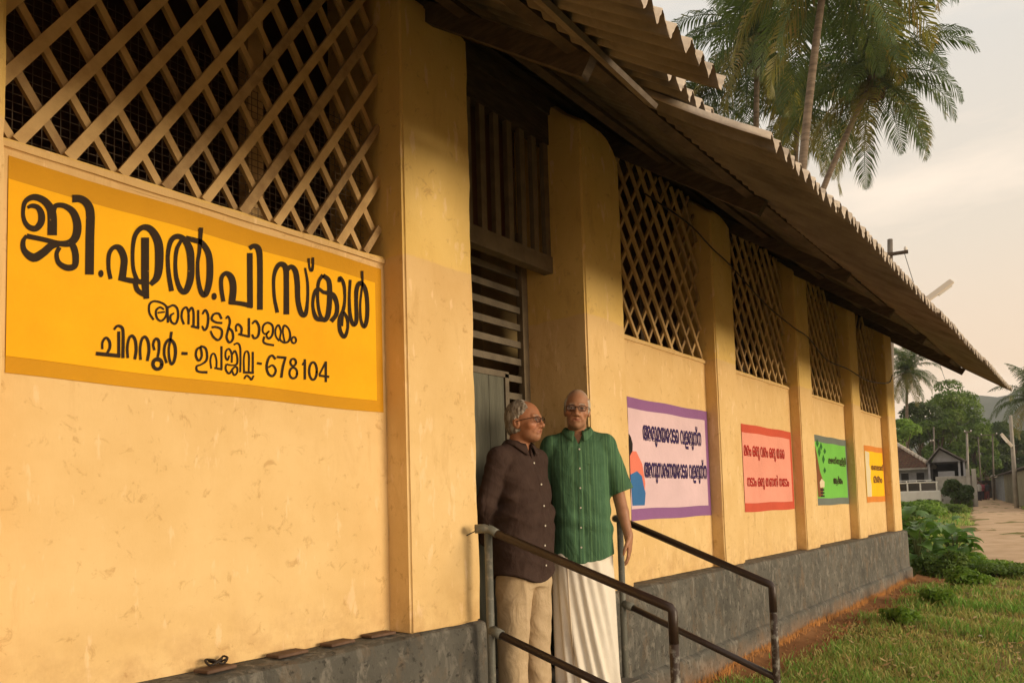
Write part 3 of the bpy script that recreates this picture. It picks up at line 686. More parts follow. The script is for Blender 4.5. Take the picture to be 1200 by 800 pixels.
# ------------------------------------------------------------------ people (sculpted from signed distance fields)
def smin(a, b, k):
    if k <= 0: return np.minimum(a, b)
    h = np.clip(.5+.5*(b-a)/k, 0, 1); return b*(1-h)+a*h-k*h*(1-h)
class SDF:
    def __init__(s, xs, ys, zs):
        s.ax = [np.asarray(a, np.float32) for a in (xs, ys, zs)]; s.d = np.full((len(xs), len(ys), len(zs)), .5, np.float32)
    def _sub(s, lo, hi, pad):
        sl = []
        for a, l, h in zip(s.ax, lo, hi):
            i = np.searchsorted(a, l-pad); j = np.searchsorted(a, h+pad); sl.append(slice(max(0, i-1), min(len(a), j+1)))
        sl = tuple(sl); X, Y, Z = np.meshgrid(*[a[q] for a, q in zip(s.ax, sl)], indexing='ij', sparse=True)
        return sl, X, Y, Z
    def op(s, fn, lo, hi, k=.01, mode='u'):
        sl, X, Y, Z = s._sub(lo, hi, k+.03)
        if any(q.stop <= q.start for q in sl): return s
        d = fn(X, Y, Z).astype(np.float32); o = s.d[sl]
        if mode == 'u': s.d[sl] = smin(o, d, k)
        elif mode == 's': s.d[sl] = -smin(-o, d, k)
        elif mode == 'i': s.d[sl] = -smin(-o, -d, k)
        return s
    def ell(s, c, r, k=.01, mode='u', rot=None):
        c = np.array(c, float); r = np.array(r, float); m = min(r)
        def fn(X, Y, Z):
            p = [X-c[0], Y-c[1], Z-c[2]]
            if rot is not None:
                Rm = rot; p = [sum(Rm[j][i]*p[j] for j in range(3)) for i in range(3)]
            q0 = np.sqrt((p[0]/r[0])**2+(p[1]/r[1])**2+(p[2]/r[2])**2); q1 = np.sqrt((p[0]/r[0]**2)**2+(p[1]/r[1]**2)**2+(p[2]/r[2]**2)**2)+1e-9
            return q0*(q0-1)/q1
        R0 = max(r) if rot is not None else r
        return s.op(fn, c-R0, c+R0, k, mode)
    def cap(s, a, b, ra, rb=None, k=.01, mode='u'):
        a = np.array(a, float); b = np.array(b, float); rb = ra if rb is None else rb; ab = b-a; L2 = float(ab@ab)+1e-12
        def fn(X, Y, Z):
            t = np.clip(((X-a[0])*ab[0]+(Y-a[1])*ab[1]+(Z-a[2])*ab[2])/L2, 0, 1)
            return np.sqrt((X-a[0]-t*ab[0])**2+(Y-a[1]-t*ab[1])**2+(Z-a[2]-t*ab[2])**2)-(ra+(rb-ra)*t)
        m = max(ra, rb); return s.op(fn, np.minimum(a, b)-m, np.maximum(a, b)+m, k, mode)
    def stack(s, tab, k=.01, mode='u', fold=None, pw=2.2):
        # tab rows: z, cx, cy, half-width, half-depth
        T = np.array(tab, float); T = T[np.argsort(T[:, 0])]
        def fn(X, Y, Z):
            z = Z; cx, cy, a, b = [np.interp(z, T[:, 0], T[:, i]) for i in (1, 2, 3, 4)]
            x = np.abs((X-cx)/a); y = np.abs((Y-cy)/b)
            q = (x**pw+y**pw)**(1/pw); d = (q-1)*np.minimum(a, b)*.9
            if fold is not None: d = d+fold(X, Y, Z, np.arctan2(Y-cy, X-cx))
            return np.maximum(d, np.maximum(z-T[-1, 0], T[0, 0]-z))
        a = max(T[:, 3]); b = max(T[:, 4])
        return s.op(fn, (T[:, 1].min()-a, T[:, 2].min()-b, T[0, 0]), (T[:, 1].max()+a, T[:, 2].max()+b, T[-1, 0]), k, mode)
    def mesh(s, iso=0.):
        D = s.d-iso; I = D < 0; nx, ny, nz = D.shape
        c = [D[i:nx-1+i, j:ny-1+j, k:nz-1+k] for i in (0, 1) for j in (0, 1) for k in (0, 1)]
        cs = sum((q < 0).astype(np.int8) for q in c); act = (cs > 0) & (cs < 8)
        idx = -np.ones(act.shape, np.int64); idx[act] = np.arange(act.sum()); P = np.argwhere(act)
        cv = np.stack([q[act] for q in c], -1).reshape(-1, 2, 2, 2)
        acc = np.zeros((len(P), 3)); cnt = np.zeros(len(P))
        for ax in range(3):
            for u in (0, 1):
                for w in (0, 1):
                    if ax == 0: a, b = cv[:, 0, u, w], cv[:, 1, u, w]
                    elif ax == 1: a, b = cv[:, u, 0, w], cv[:, u, 1, w]
                    else: a, b = cv[:, u, w, 0], cv[:, u, w, 1]
                    m = (a < 0) != (b < 0); t = np.where(m, a/np.where(m, a-b, 1), 0)
                    q = np.zeros((len(P), 3)); o = [i for i in range(3) if i != ax]
                    q[:, ax] = t; q[:, o[0]] = u; q[:, o[1]] = w
                    acc += q*m[:, None]; cnt += m
        F = acc/cnt[:, None]; V = np.empty((len(P), 3))
        for ax in range(3):
            A = s.ax[ax]; i = P[:, ax]; V[:, ax] = A[i]+(A[i+1]-A[i])*F[:, ax]
        faces = []
        for ax in range(3):
            sl0 = [slice(None)]*3; sl1 = [slice(None)]*3; sl0[ax] = slice(0, -1); sl1[ax] = slice(1, None)
            a = I[tuple(sl0)]; b = I[tuple(sl1)]; m = a != b; o = [i for i in range(3) if i != ax]
            Q = np.argwhere(m); Q = Q[(Q[:, o[0]] > 0) & (Q[:, o[1]] > 0) & (Q[:, o[0]] < D.shape[o[0]]-1) & (Q[:, o[1]] < D.shape[o[1]]-1)]
            def g(du, dw):
                R = Q.copy(); R[:, o[0]] -= du; R[:, o[1]] -= dw; return idx[R[:, 0], R[:, 1], R[:, 2]]
            q = np.stack([g(1, 1), g(0, 1), g(0, 0), g(1, 0)], -1); fl = a[Q[:, 0], Q[:, 1], Q[:, 2]]
            if ax == 1: fl = ~fl
            q[~fl] = q[~fl][:, ::-1]; faces.append(q[(q >= 0).all(1)])
        return V, np.concatenate(faces)
def np_mesh(name, V, F, m, parent, smooth=True, **k):
    me = bpy.data.meshes.new(name); me.vertices.add(len(V)); me.vertices.foreach_set('co', np.asarray(V, np.float32).ravel())
    n = F.shape[1]; me.loops.add(F.size); me.loops.foreach_set('vertex_index', F.astype(np.int32).ravel())
    me.polygons.add(len(F)); me.polygons.foreach_set('loop_start', np.arange(0, F.size, n, dtype=np.int32)); me.polygons.foreach_set('loop_total', np.full(len(F), n, np.int32))
    me.update(calc_edges=True); me.validate()
    return link(name, me, m, parent, smooth, **k)
def set_cols(o, V, cols, w):      # named colour attribute
    a = o.data.color_attributes.new('tone', 'FLOAT_COLOR', 'POINT'); c = np.ones((len(V), 4), np.float32); c[:, :3] = cols; a.data.foreach_set('color', c.ravel())
def attr_mat(name, rough=.5, spec=.3, sss=0, bump=0, bs=60, nvar=.12, ns=25):
    g = G(name, rough, spec); a = g.n('ShaderNodeAttribute'); a.attribute_name = 'tone'; p = g.pos()
    c = g.mixc(1, a.outputs['Color'], g.ramp(g.noise(p, ns, 5), [(.3, (1-nvar,)*3), (.7, (1+nvar*.3,)*3)]), 'MULTIPLY')
    if sss: g.b.inputs['Subsurface Weight'].default_value = sss; g.b.inputs['Subsurface Radius'].default_value = (.01, .004, .002); g.b.inputs['Subsurface Scale'].default_value = .5
    return g.out(c, g.bump(g.noise(p, bs, 5), bump, .004) if bump else None)
M_SKIN = attr_mat('skin', .48, .35, 0, .25, 140, .14, 30)
def cloth_mat(name, c1, c2, stripes=None, rough=.85, ns=18, wr=.0):
    g = G(name, rough, .12); p = g.pos(); c = g.ramp(g.noise(p, ns, 5), [(.3, c1), (.7, c2)])
    if stripes:
        cc, per, lo = stripes; s = g.n('ShaderNodeTexNoise', noise_dimensions='3D'); s.inputs['Scale'].default_value = 1; s.inputs['Detail'].default_value = 2
        g.l(g.pos((per, 0, .5)), s.inputs[0]); c = g.mixc(g.ramp(s.outputs[0], [(lo, K), (lo+.06, WH)]), c, cc)
    w = g.noise(g.pos((1, 1, 1)), 260, 2); return g.out(c, g.bump(w, .25, .002, g.bump(g.noise(g.pos((1, 1, .6)), 12, 4, .6, .8), .35+wr, .02)))
def rotm(ax, deg): return [list(r) for r in Matrix.Rotation(R_(deg), 3, ax)]

def sculpt_head(S, T, narrow=1.):
    """head built in its own frame; T maps head-local points (x to its left, y back, z up from chin) to the body frame"""
    Rm = T.to_3x3(); rot = [list(r) for r in Rm]
    P = lambda x, y, z: tuple(T @ Vector((x, y, z)))
    def E(c, r, k=.01, mode='u'): S.ell(P(*c), r, k, mode, rot)
    E((0, .014, .150), (.075*narrow, .096, .083))
    E((0, -.012, .115), (.069*narrow, .082, .10), .02)
    E((0, -.032, .052), (.047*narrow, .053, .048), .025)
    E((0, -.052, .022), (.027, .030, .020), .02)
    for sx in (-1, 1):
        E((sx*.046, -.052, .088), (.023, .022, .018), .02)
        E((sx*.035, -.030, .040), (.018, .033, .022), .02)
        S.cap(P(sx*.012, -.086, .131), P(sx*.045, -.076, .134), .009, .007, .014)
        E((sx*.031, -.098, .115), (.020, .018, .013), .012, 's')
        E((sx*.031, -.078, .114), (.0145, .0125, .0115), .005)
        S.cap(P(sx*.018, -.0895, .1205), P(sx*.044, -.083, .1195), .0030, .0026, .003)
        S.cap(P(sx*.020, -.088, .1060), P(sx*.042, -.083, .1055), .0022, .0020, .005)
        E((sx*.012, -.097, .074), (.0085, .011, .008), .006)
        S.cap(P(sx*.020, -.092, .080), P(sx*.037, -.072, .052), .004, .003, .018)
        E((sx*.074*narrow, .016, .104), (.009, .018, .030), .008)
        E((sx*.080*narrow, .024, .110), (.0055, .015, .025), .005)
        E((sx*.084*narrow, .012, .106), (.005, .008, .015), .004, 's')
        S.ell(P(sx*.0075, -.101, .066), (.0035, .004, .004), .003, 's', rot)
    S.cap(P(0, -.082, .126), P(0, -.107, .084), .0085, .0115, .010)
    E((0, -.108, .079), (.011, .011, .010), .006)
    S.cap(P(-.026, -.077, .0515), P(0, -.090, .055), .0050, .0062, .006); S.cap(P(.026, -.077, .0515), P(0, -.090, .055), .0050, .0062, .006)
    S.cap(P(-.017, -.080, .043), P(.017, -.080, .043), .0075, .0075, .007)
    S.cap(P(-.029, -.083, .0505), P(0, -.0965, .0482), .0022, .0020, .002, 's'); S.cap(P(.029, -.083, .0505), P(0, -.0965, .0482), .0022, .0020, .002, 's')
    return P
def paint_head(V, T, base, hairc, grey):
    Ti = T.inverted(); A = np.array(Ti)[:3, :3]; t = np.array(Ti)[:3, 3]; H = V@A.T+t
    c = np.repeat(np.array([base], float), len(V), 0)
    def blend(mask, col): c[:] = c*(1-mask[:, None])+np.array(col)*mask[:, None]
    x, y, z = np.abs(H[:, 0]), H[:, 1], H[:, 2]; front = (y < -.05)
    blend(.35*np.exp(-((x-.045)/.02)**2-((z-.08)/.02)**2)*front, (base[0]*1.2, base[1]*.85, base[2]*.8))
    blend(.8*np.exp(-(x/.029)**4-((z-.0485)/.0085)**4)*(y < -.07), (base[0]*.75, base[1]*.50, base[2]*.55))
    blend(.9*np.exp(-((x-.031)/.014)**4-((z-.1125)/.0048)**4)*front, (.34, .27, .22))
    blend(1.*np.exp(-((x-.031)/.0055)**4-((z-.1125)/.005)**4)*front, (.02, .012, .01))
    blend(.85*np.exp(-((x-.031)/.017)**4-((z-.1195)/.0022)**2)*front, (.03, .015, .01))
    blend(.55*np.exp(-((x-.033)/.020)**4-((z-.102)/.006)**2)*front, (base[0]*.6, base[1]*.5, base[2]*.5))
    blend(.7*np.exp(-((x-.031)/.019)**4-((z-.137)/.0045)**2)*front, grey)
    if hairc: blend(.5*np.clip((z-.165+.25*np.maximum(0, -y-.02))/.03, 0, 1)*np.clip((y+.075)/.05, 0, 1), hairc)
    blend(.14*np.clip((.06-z)/.03, 0, 1)*np.clip(-y/.03, 0, 1)*np.clip((z+.02)/.02, 0, 1), (.30, .25, .2))
    return c, H
def hand(S, wrist, d, side, medial, curl=.5, k=.006):
    """wrist: point, d: unit direction of the hand, side: unit vector towards the thumb, medial: palm-facing unit vector"""
    w = np.array(wrist, float); d = _n(d); sd = _n(side); md = _n(medial)
    Rm = np.stack([md, sd, d], -1)
    S.ell(w+d*.050, (.018, .042, .056), .012, 'u', [list(r) for r in Rm])
    S.cap(w-d*.01, w+d*.03, .024, .022, .014)
    L_ = (.068, .077, .073, .058)
    for i in range(4):
        off = .029-.0195*i
        p = w+d*(.088-.004*abs(i-1))+sd*off; r = .0088-.0006*i
        q = p+(d*math.cos(curl*.5)+md*math.sin(curl*.5)+sd*.03*(1-i))*L_[i]*.45
        t = q+(d*math.cos(curl*1.2)+md*math.sin(curl*1.2))*L_[i]*.32
        e = t+(d*math.cos(curl*1.8)+md*math.sin(curl*1.8))*L_[i]*.24
        S.cap(p-d*.02, q, r*1.08, r, .004); S.cap(q, t, r, r*.9, .003); S.cap(t, e, r*.9, r*.75, .003)
    p = w+d*.022+sd*.026; q = p+(d*.75+sd*.62+md*.25)*.038; t = q+(d*.95+sd*.2+md*.35)*.030; e = t+(d*1.0+md*.3)*.022
    S.cap(p, q, .0135, .0105, .010); S.cap(q, t, .0105, .0095, .004); S.cap(t, e, .0095, .0075, .003)
def axis_pts(segs):
    out = []
    for a, b, h in segs: out.append(np.arange(a, b, h))
    return np.concatenate(out)
def surf_y(S, x, z, iso=0.):      # first surface hit coming from the front (-y)
    i = int(np.clip(np.searchsorted(S.ax[0], x), 1, len(S.ax[0])-1)); k = int(np.clip(np.searchsorted(S.ax[2], z), 1, len(S.ax[2])-1))
    col = S.d[i, :, k]-iso; j = np.argmax(col < 0)
    if not (col < 0).any() or j == 0: return None
    return float(S.ax[1][j-1]+(S.ax[1][j]-S.ax[1][j-1])*col[j-1]/(col[j-1]-col[j]))
def strip(S, name, fx, z0, z1, wd, off, m, parent, n=40):
    v = []
    for i in range(n+1):
        z = z0+(z1-z0)*i/n; xc = fx(z); row = []
        for dx in (-wd/2, -wd/4, 0, wd/4, wd/2):
            y = surf_y(S, xc+dx, z); row.append((xc+dx, (y if y is not None else (row[-1][1] if row else -.1))-(off if abs(dx) < wd/2 else -.001), z))
        v += row
    f = [(i*5+j, i*5+j+1, (i+1)*5+j+1, (i+1)*5+j) for i in range(n) for j in range(4)]
    return mk(name, v, f, m, parent, True)
def glasses(parent, T, m, lens, w=.046, h=.032, zc=.1125):
    mb = MB(); P = lambda x, y, z: T @ Vector((x, y, z))
    for sx in (-1, 1):
        pts = []
        for t in np.linspace(0, 2*math.pi, 25):
            c, s_ = math.cos(t), math.sin(t); x = sx*.0335+w/2*math.copysign(abs(c)**.7, c); z = zc+h/2*math.copysign(abs(s_)**.7, s_)
            pts.append(P(x, -.103+.5*(abs(x)-.01)**2*6, z))
        mb.tube(pts, .0021, 7)
        q = MB().add([p for p in pts[:-1]], [tuple(range(24))]); q.build('lens', lens, parent)
        mb.tube([P(sx*.057, -.098, zc+.008), P(sx*.070, -.085, zc+.009), P(sx*.079, -.03, zc+.007), P(sx*.081, .015, zc+.003), P(sx*.080, .033, zc-.012)], .0019, 6)
    mb.tube([P(-.011, -.104, zc+.005), P(0, -.108, zc+.008), P(.011, -.104, zc+.005)], .0018, 6)
    return mb.build('glasses', m, parent, True)
def collar(parent, S, m, cx, cy, z, r, open_=.30, h=.042, tilt=.35, tip=.055):
    v = []; n = 44; rows = 5
    for i in range(n+1):
        a = open_+(2*math.pi-2*open_)*i/n; fr = max(0, math.cos(a))
        dx, dy = math.sin(a), -math.cos(a); zt = z+.012-.030*fr
        tp = tip*max(0, (fr-.35)/.65)**1.6
        for j in range(rows):
            t = j/(rows-1)
            if j == 0: rr, zz = r-.004, zt-.022
            elif j == 1: rr, zz = r-.002, zt
            else:
                q = (t-.25)/.75; rr = r+.002+.022*q+.010*fr*q; zz = zt+.003-(h*.85+tp)*q
            v.append((cx+dx*rr*1.02, cy+dy*rr*1.0, zz))
    f = [(i*rows+j, (i+1)*rows+j, (i+1)*rows+j+1, i*rows+j+1) for i in range(n) for j in range(rows-1)]
    o = mk('collar', v, f, m, parent, True); md = o.modifiers.new('thick', 'SOLIDIFY'); md.thickness = .004; md.offset = 1
    return o
M_BTN = mat('shirt_button', (.62, .58, .50), .35)
def button(parent, x, y, z, m=None):
    o = MB().tube([(x, y-.0035, z), (x, y+.001, z)], .0052, 10).build('button', m or M_BTN, parent); return o
M_LENS = bpy.data.materials.new('spectacle_lens'); M_LENS.use_nodes = True
_t = M_LENS.node_tree; _t.nodes.clear(); _o = _t.nodes.new('ShaderNodeOutputMaterial'); _m = _t.nodes.new('ShaderNodeMixShader'); _a = _t.nodes.new('ShaderNodeBsdfTransparent'); _g = _t.nodes.new('ShaderNodeBsdfGlossy')
_a.inputs[0].default_value = (.82, .80, .78, 1); _g.inputs['Roughness'].default_value = .05; _m.inputs[0].default_value = .03
_t.links.new(_a.outputs[0], _m.inputs[1]); _t.links.new(_g.outputs[0], _m.inputs[2]); _t.links.new(_m.outputs[0], _o.inputs[0])
M_SPEC = mat('spectacle_frame', (.035, .014, .010), .3, spec=.5)
def hair_mat(name, c1, c2): return mat(name, c1, .7, c2, 45, 4, .35, .6, bump=.8, bscale=90, stretch=(1, 1, .4), spec=.25)

def fld(X, Y, Z, sd, amp, sx=9., sz=26.):
    r = np.random.default_rng(sd); o = 0
    for i in range(6):
        kx, ky, kz = r.normal()*sx, r.normal()*sx, r.normal()*sz; ph = r.uniform(0, 6.28)
        w = np.sin(kx*X+ky*Y+kz*Z+ph+1.3*np.sin(X*13+Z*5+i)); o = o+(1-np.abs(w))**1.5*.6-.25
    return -o*amp/2.2

# ---- man in the green striped shirt and white mundu
def man_green():
    H = 1.72; e = empty('person', (3.965, -.285, .347), R_(-55), label='taller bald man in green striped short-sleeved shirt and white mundu, one hand by the rail', cat='person', group='two elderly men standing in the doorway')
    xs = axis_pts([(-.40, -.11, .006), (-.11, .11, .003), (.11, .38, .004)]); ys = axis_pts([(-.20, .16, .0035)])
    zs = axis_pts([(-.01, .60, .012), (.60, .90, .004), (.90, 1.44, .009), (1.44, 1.74, .003)])
    S = SDF(xs, ys, zs)
    T = Matrix.Translation((-.010, -.042, 1.462)) @ Matrix.Rotation(R_(-3), 4, 'Z') @ Matrix.Rotation(R_(4), 4, 'Y')
    sculpt_head(S, T, .98)
    S.cap((0, .012, 1.38), (-.006, -.010, 1.52), .062, .056, .025)
    S.stack([(.80, 0, .01, .14, .095), (1.0, 0, 0, .14, .10), (1.2, 0, 0, .15, .105), (1.33, 0, .005, .13, .09), (1.42, 0, .01, .065, .06)], .02)
    S.cap((-.14, .015, 1.365), (.14, .015, 1.365), .040, .040, .02)
    wl = (.285, -.035, .845)
    for sx, el, wr in ((1, (.232, .025, 1.115), wl), (-1, (-.235, .05, 1.12), (-.26, .02, .86))):
        S.cap((sx*.175, .01, 1.37), el, .050, .040, .02); S.cap(el, (np.array(el)+np.array(wr))/2, .0405, .037, .015); S.cap((np.array(el)+np.array(wr))/2, wr, .037, .0255, .012)
    hand(S, wl, (.01, -.06, -1), (-.25, -.95, .05), (-.93, .25, 0), .35)
    hand(S, (-.26, .02, .86), (0, -.02, -1), (.3, -.95, 0), (.95, .3, 0), .5)
    for sx in (-1, 1):
        S.cap((sx*.085, .01, .86), (sx*.085, .0, .47), .085, .058, .02); S.cap((sx*.085, 0, .47), (sx*.085, .02, .08), .055, .038, .02)
        S.cap((sx*.088, .03, .035), (sx*.10, -.13, .025), .035, .028, .02)
    V, F = S.mesh(); base = (.40, .195, .108); c, Hh = paint_head(V, T, base, (.46, .41, .35), (.38, .34, .29))
    o = np_mesh('body', V, F, M_SKIN, e); set_cols(o, V, c, None)
    # hair: thin cropped white fringe at sides and back
    Hs = SDF(axis_pts([(-.11, .11, .003)]), axis_pts([(-.14, .12, .003)]), axis_pts([(1.50, 1.74, .003)]))
    P = lambda x, y, z: tuple(T @ Vector((x, y, z))); rot = [list(r) for r in T.to_3x3()]
    Hs.ell(P(0, .017, .150), (.0795, .100, .0850), .005, 'u', rot); Hs.ell(P(0, .022, .12), (.0775, .09, .08), .02, 'u', rot)
    Ti = np.array(T.inverted())
    def loc(X, Y, Z): return [Ti[i, 0]*X+Ti[i, 1]*Y+Ti[i, 2]*Z+Ti[i, 3] for i in range(3)]
    def keep(X, Y, Z):
        x, y, z = loc(X, Y, Z); top = z-(.172+.30*np.maximum(0, y)+.01*np.sin(x*90)); front = (-.040+.30*(.15-z)) - y; low = (.088-.4*np.maximum(0, y))-z
        return np.maximum(np.maximum(top, front), low)
    Hs.op(keep, (-.2, -.2, 1.4), (.2, .2, 1.8), .004, 'i'); hv, hf = Hs.mesh()
    hv = hv+sn(hv, 160, 3)[:, None]*.0012
    np_mesh('hair', hv, hf, hair_mat('white_hair', (.58, .54, .48), (.40, .34, .27)), e)
    glasses(e, T, M_SPEC, M_LENS)
    # shirt
    C_ = SDF(axis_pts([(-.36, .36, .0055)]), axis_pts([(-.22, .20, .0055)]), axis_pts([(.66, 1.50, .0055)]))
    def fold(X, Y, Z, th): return fld(X, Y, Z, 5, .010, 7, 15)+.0045*np.sin(X*38+Z*9)*np.clip((1.05-Z)*3, 0, 1)+.006*np.sin(Z*52+X*14)*np.exp(-((Z-.93)/.07)**2)
    C_.stack([(.690, .004, 0, .196, .135), (.76, .004, -.002, .198, .138), (.90, .003, -.004, .192, .142), (1.05, 0, -.006, .184, .140), (1.2, 0, -.002, .188, .134), (1.30, 0, .004, .192, .122), (1.375, 0, .008, .172, .100), (1.425, 0, .012, .105, .078), (1.468, 0, .010, .066, .062)], .01, fold=fold, pw=2.3)
    C_.cap((-.165, .014, 1.372), (.165, .014, 1.372), .058, .058, .03)
    for sx in (-1, 1): C_.cap((sx*.02, .020, 1.428), (sx*.16, .016, 1.376), .048, .054, .035)
    for sx, el in ((1, (.262, .005, 1.09)), (-1, (-.25, .03, 1.10))):
        a = np.array((sx*.172, .01, 1.365)); b = np.array(el)
        def sl_(X, Y, Z, a=a, b=b):
            ab = b-a; L2 = ab@ab; t = ((X-a[0])*ab[0]+(Y-a[1])*ab[1]+(Z-a[2])*ab[2])/L2; tt = np.clip(t, 0, 1.2)
            d = np.sqrt((X-a[0]-tt*ab[0])**2+(Y-a[1]-tt*ab[1])**2+(Z-a[2]-tt*ab[2])**2)-(.066+.008*tt)+fld(X, Y, Z, 11, .007, 16, 18)
            return np.maximum(d, (t-.97)*math.sqrt(L2))
        C_.op(sl_, np.minimum(a, b)-.1, np.maximum(a, b)+.1, .022)
        C_.cap(b+(b-a)*.03, b-(b-a)*.10, .057, .055, .004, 's')
    C_.ell((0, -.105, 1.478), (.044, .075, .070), .004, 's')
    def vneck(X, Y, Z): return np.maximum(np.abs(X+.002)*1.0-(Z-1.375)*.42, Y+.02)
    C_.op(vneck, (-.1, -.2, 1.36), (.1, 0, 1.5), .003, 's')
    def hemc(X, Y, Z): return (.700+.028*np.cos((X)*11)*-1+.022)-Z     # curved hem, lower at the sides front
    def hemf(X, Y, Z): return (.722-.020*np.cos(X*15)+.004*np.sin(X*40))-Z
    C_.op(hemf, (-.3, -.3, .6), (.3, .3, 1.5), .003, 'i')
    MG = cloth_mat('green_striped_cotton', (.054, .122, .066), (.070, .150, .084), ((.12, .24, .12), 230, .55), wr=.25)
    V, F = C_.mesh(); np_mesh('shirt', V, F, MG, e)
    fx = lambda z: .002-.012*(1.38-z)/.65
    strip(C_, 'placket', fx, .712, 1.365, .034, .0035, MG, e)
    for z in (1.345, 1.235, 1.125, 1.015, .905, .795):
        y = surf_y(C_, fx(z), z); button(e, fx(z), y-.003, z)
    # chest pocket on his left
    v = []; n = 10
    for i in range(n+1):
        for j in range(n+1):
            u, w_ = i/n, j/n; x = .050+.105*u; z = 1.262-(.125+.014*(1-abs(2*u-1)))*w_-.004*math.sin(u*3)
            y = surf_y(C_, x, z) or -.1; rim = .0035 if (0 < i < n and j < n) else -.001
            if j == 0: rim = .006
            v.append((x, y-rim, z))
    mk('pocket', v, [(i*(n+1)+j, i*(n+1)+j+1, (i+1)*(n+1)+j+1, (i+1)*(n+1)+j) for i in range(n) for j in range(n)], MG, e, True)
    collar(e, C_, MG, -.002, .002, 1.470, .074, h=.034, tip=.045)
    # mundu
    D = SDF(axis_pts([(-.27, .27, .006)]), axis_pts([(-.24, .22, .006)]), axis_pts([(.0, .82, .008)]))
    def mf(X, Y, Z, th):
        t = np.clip((.80-Z)/.7, 0, 1); d = 0
        for a0, sl2, am, wd in ((-2.45, -.55, .024, .13), (-2.15, -.95, .030, .15), (-1.78, -1.25, .024, .17), (-1.42, -1.1, .028, .13), (-1.05, -1.35, .016, .16), (-.72, -.9, .020, .13), (-2.85, -.3, .02, .2), (0, 0, .014, .2), (.8, 0, .02, .2), (1.6, 0, .02, .2), (2.4, 0, .02, .2)):
            x = th-(a0+sl2*(Z-.45)); x = np.arctan2(np.sin(x), np.cos(x)); d = d-am*(.25+.75*t)*np.exp(-(x/wd)**2)+.5*am*np.exp(-((x+.17)/wd)**2)*t
        return d+.004*np.sin(Z*40+th*5)*np.clip((Z-.6)*5, 0, 1)
    D.stack([(.03, .0, 0, .190, .155), (.25, 0, 0, .188, .150), (.5, 0, 0, .186, .142), (.68, 0, 0, .184, .130), (.80, 0, 0, .170, .118)], .005, fold=mf, pw=2.1)
    V, F = D.mesh(); np_mesh('mundu', V, F, cloth_mat('white_mundu_cotton', (.76, .70, .60), (.82, .76, .67), wr=-.15), e)
    # overlapping edge of the wrap
    strip(D, 'wrap_edge', lambda z: -.088-.03*(z-.4), .06, .74, .010, .004, cloth_mat('mundu_border', (.60, .50, .38), (.66, .56, .44)), e, 30)
    return e

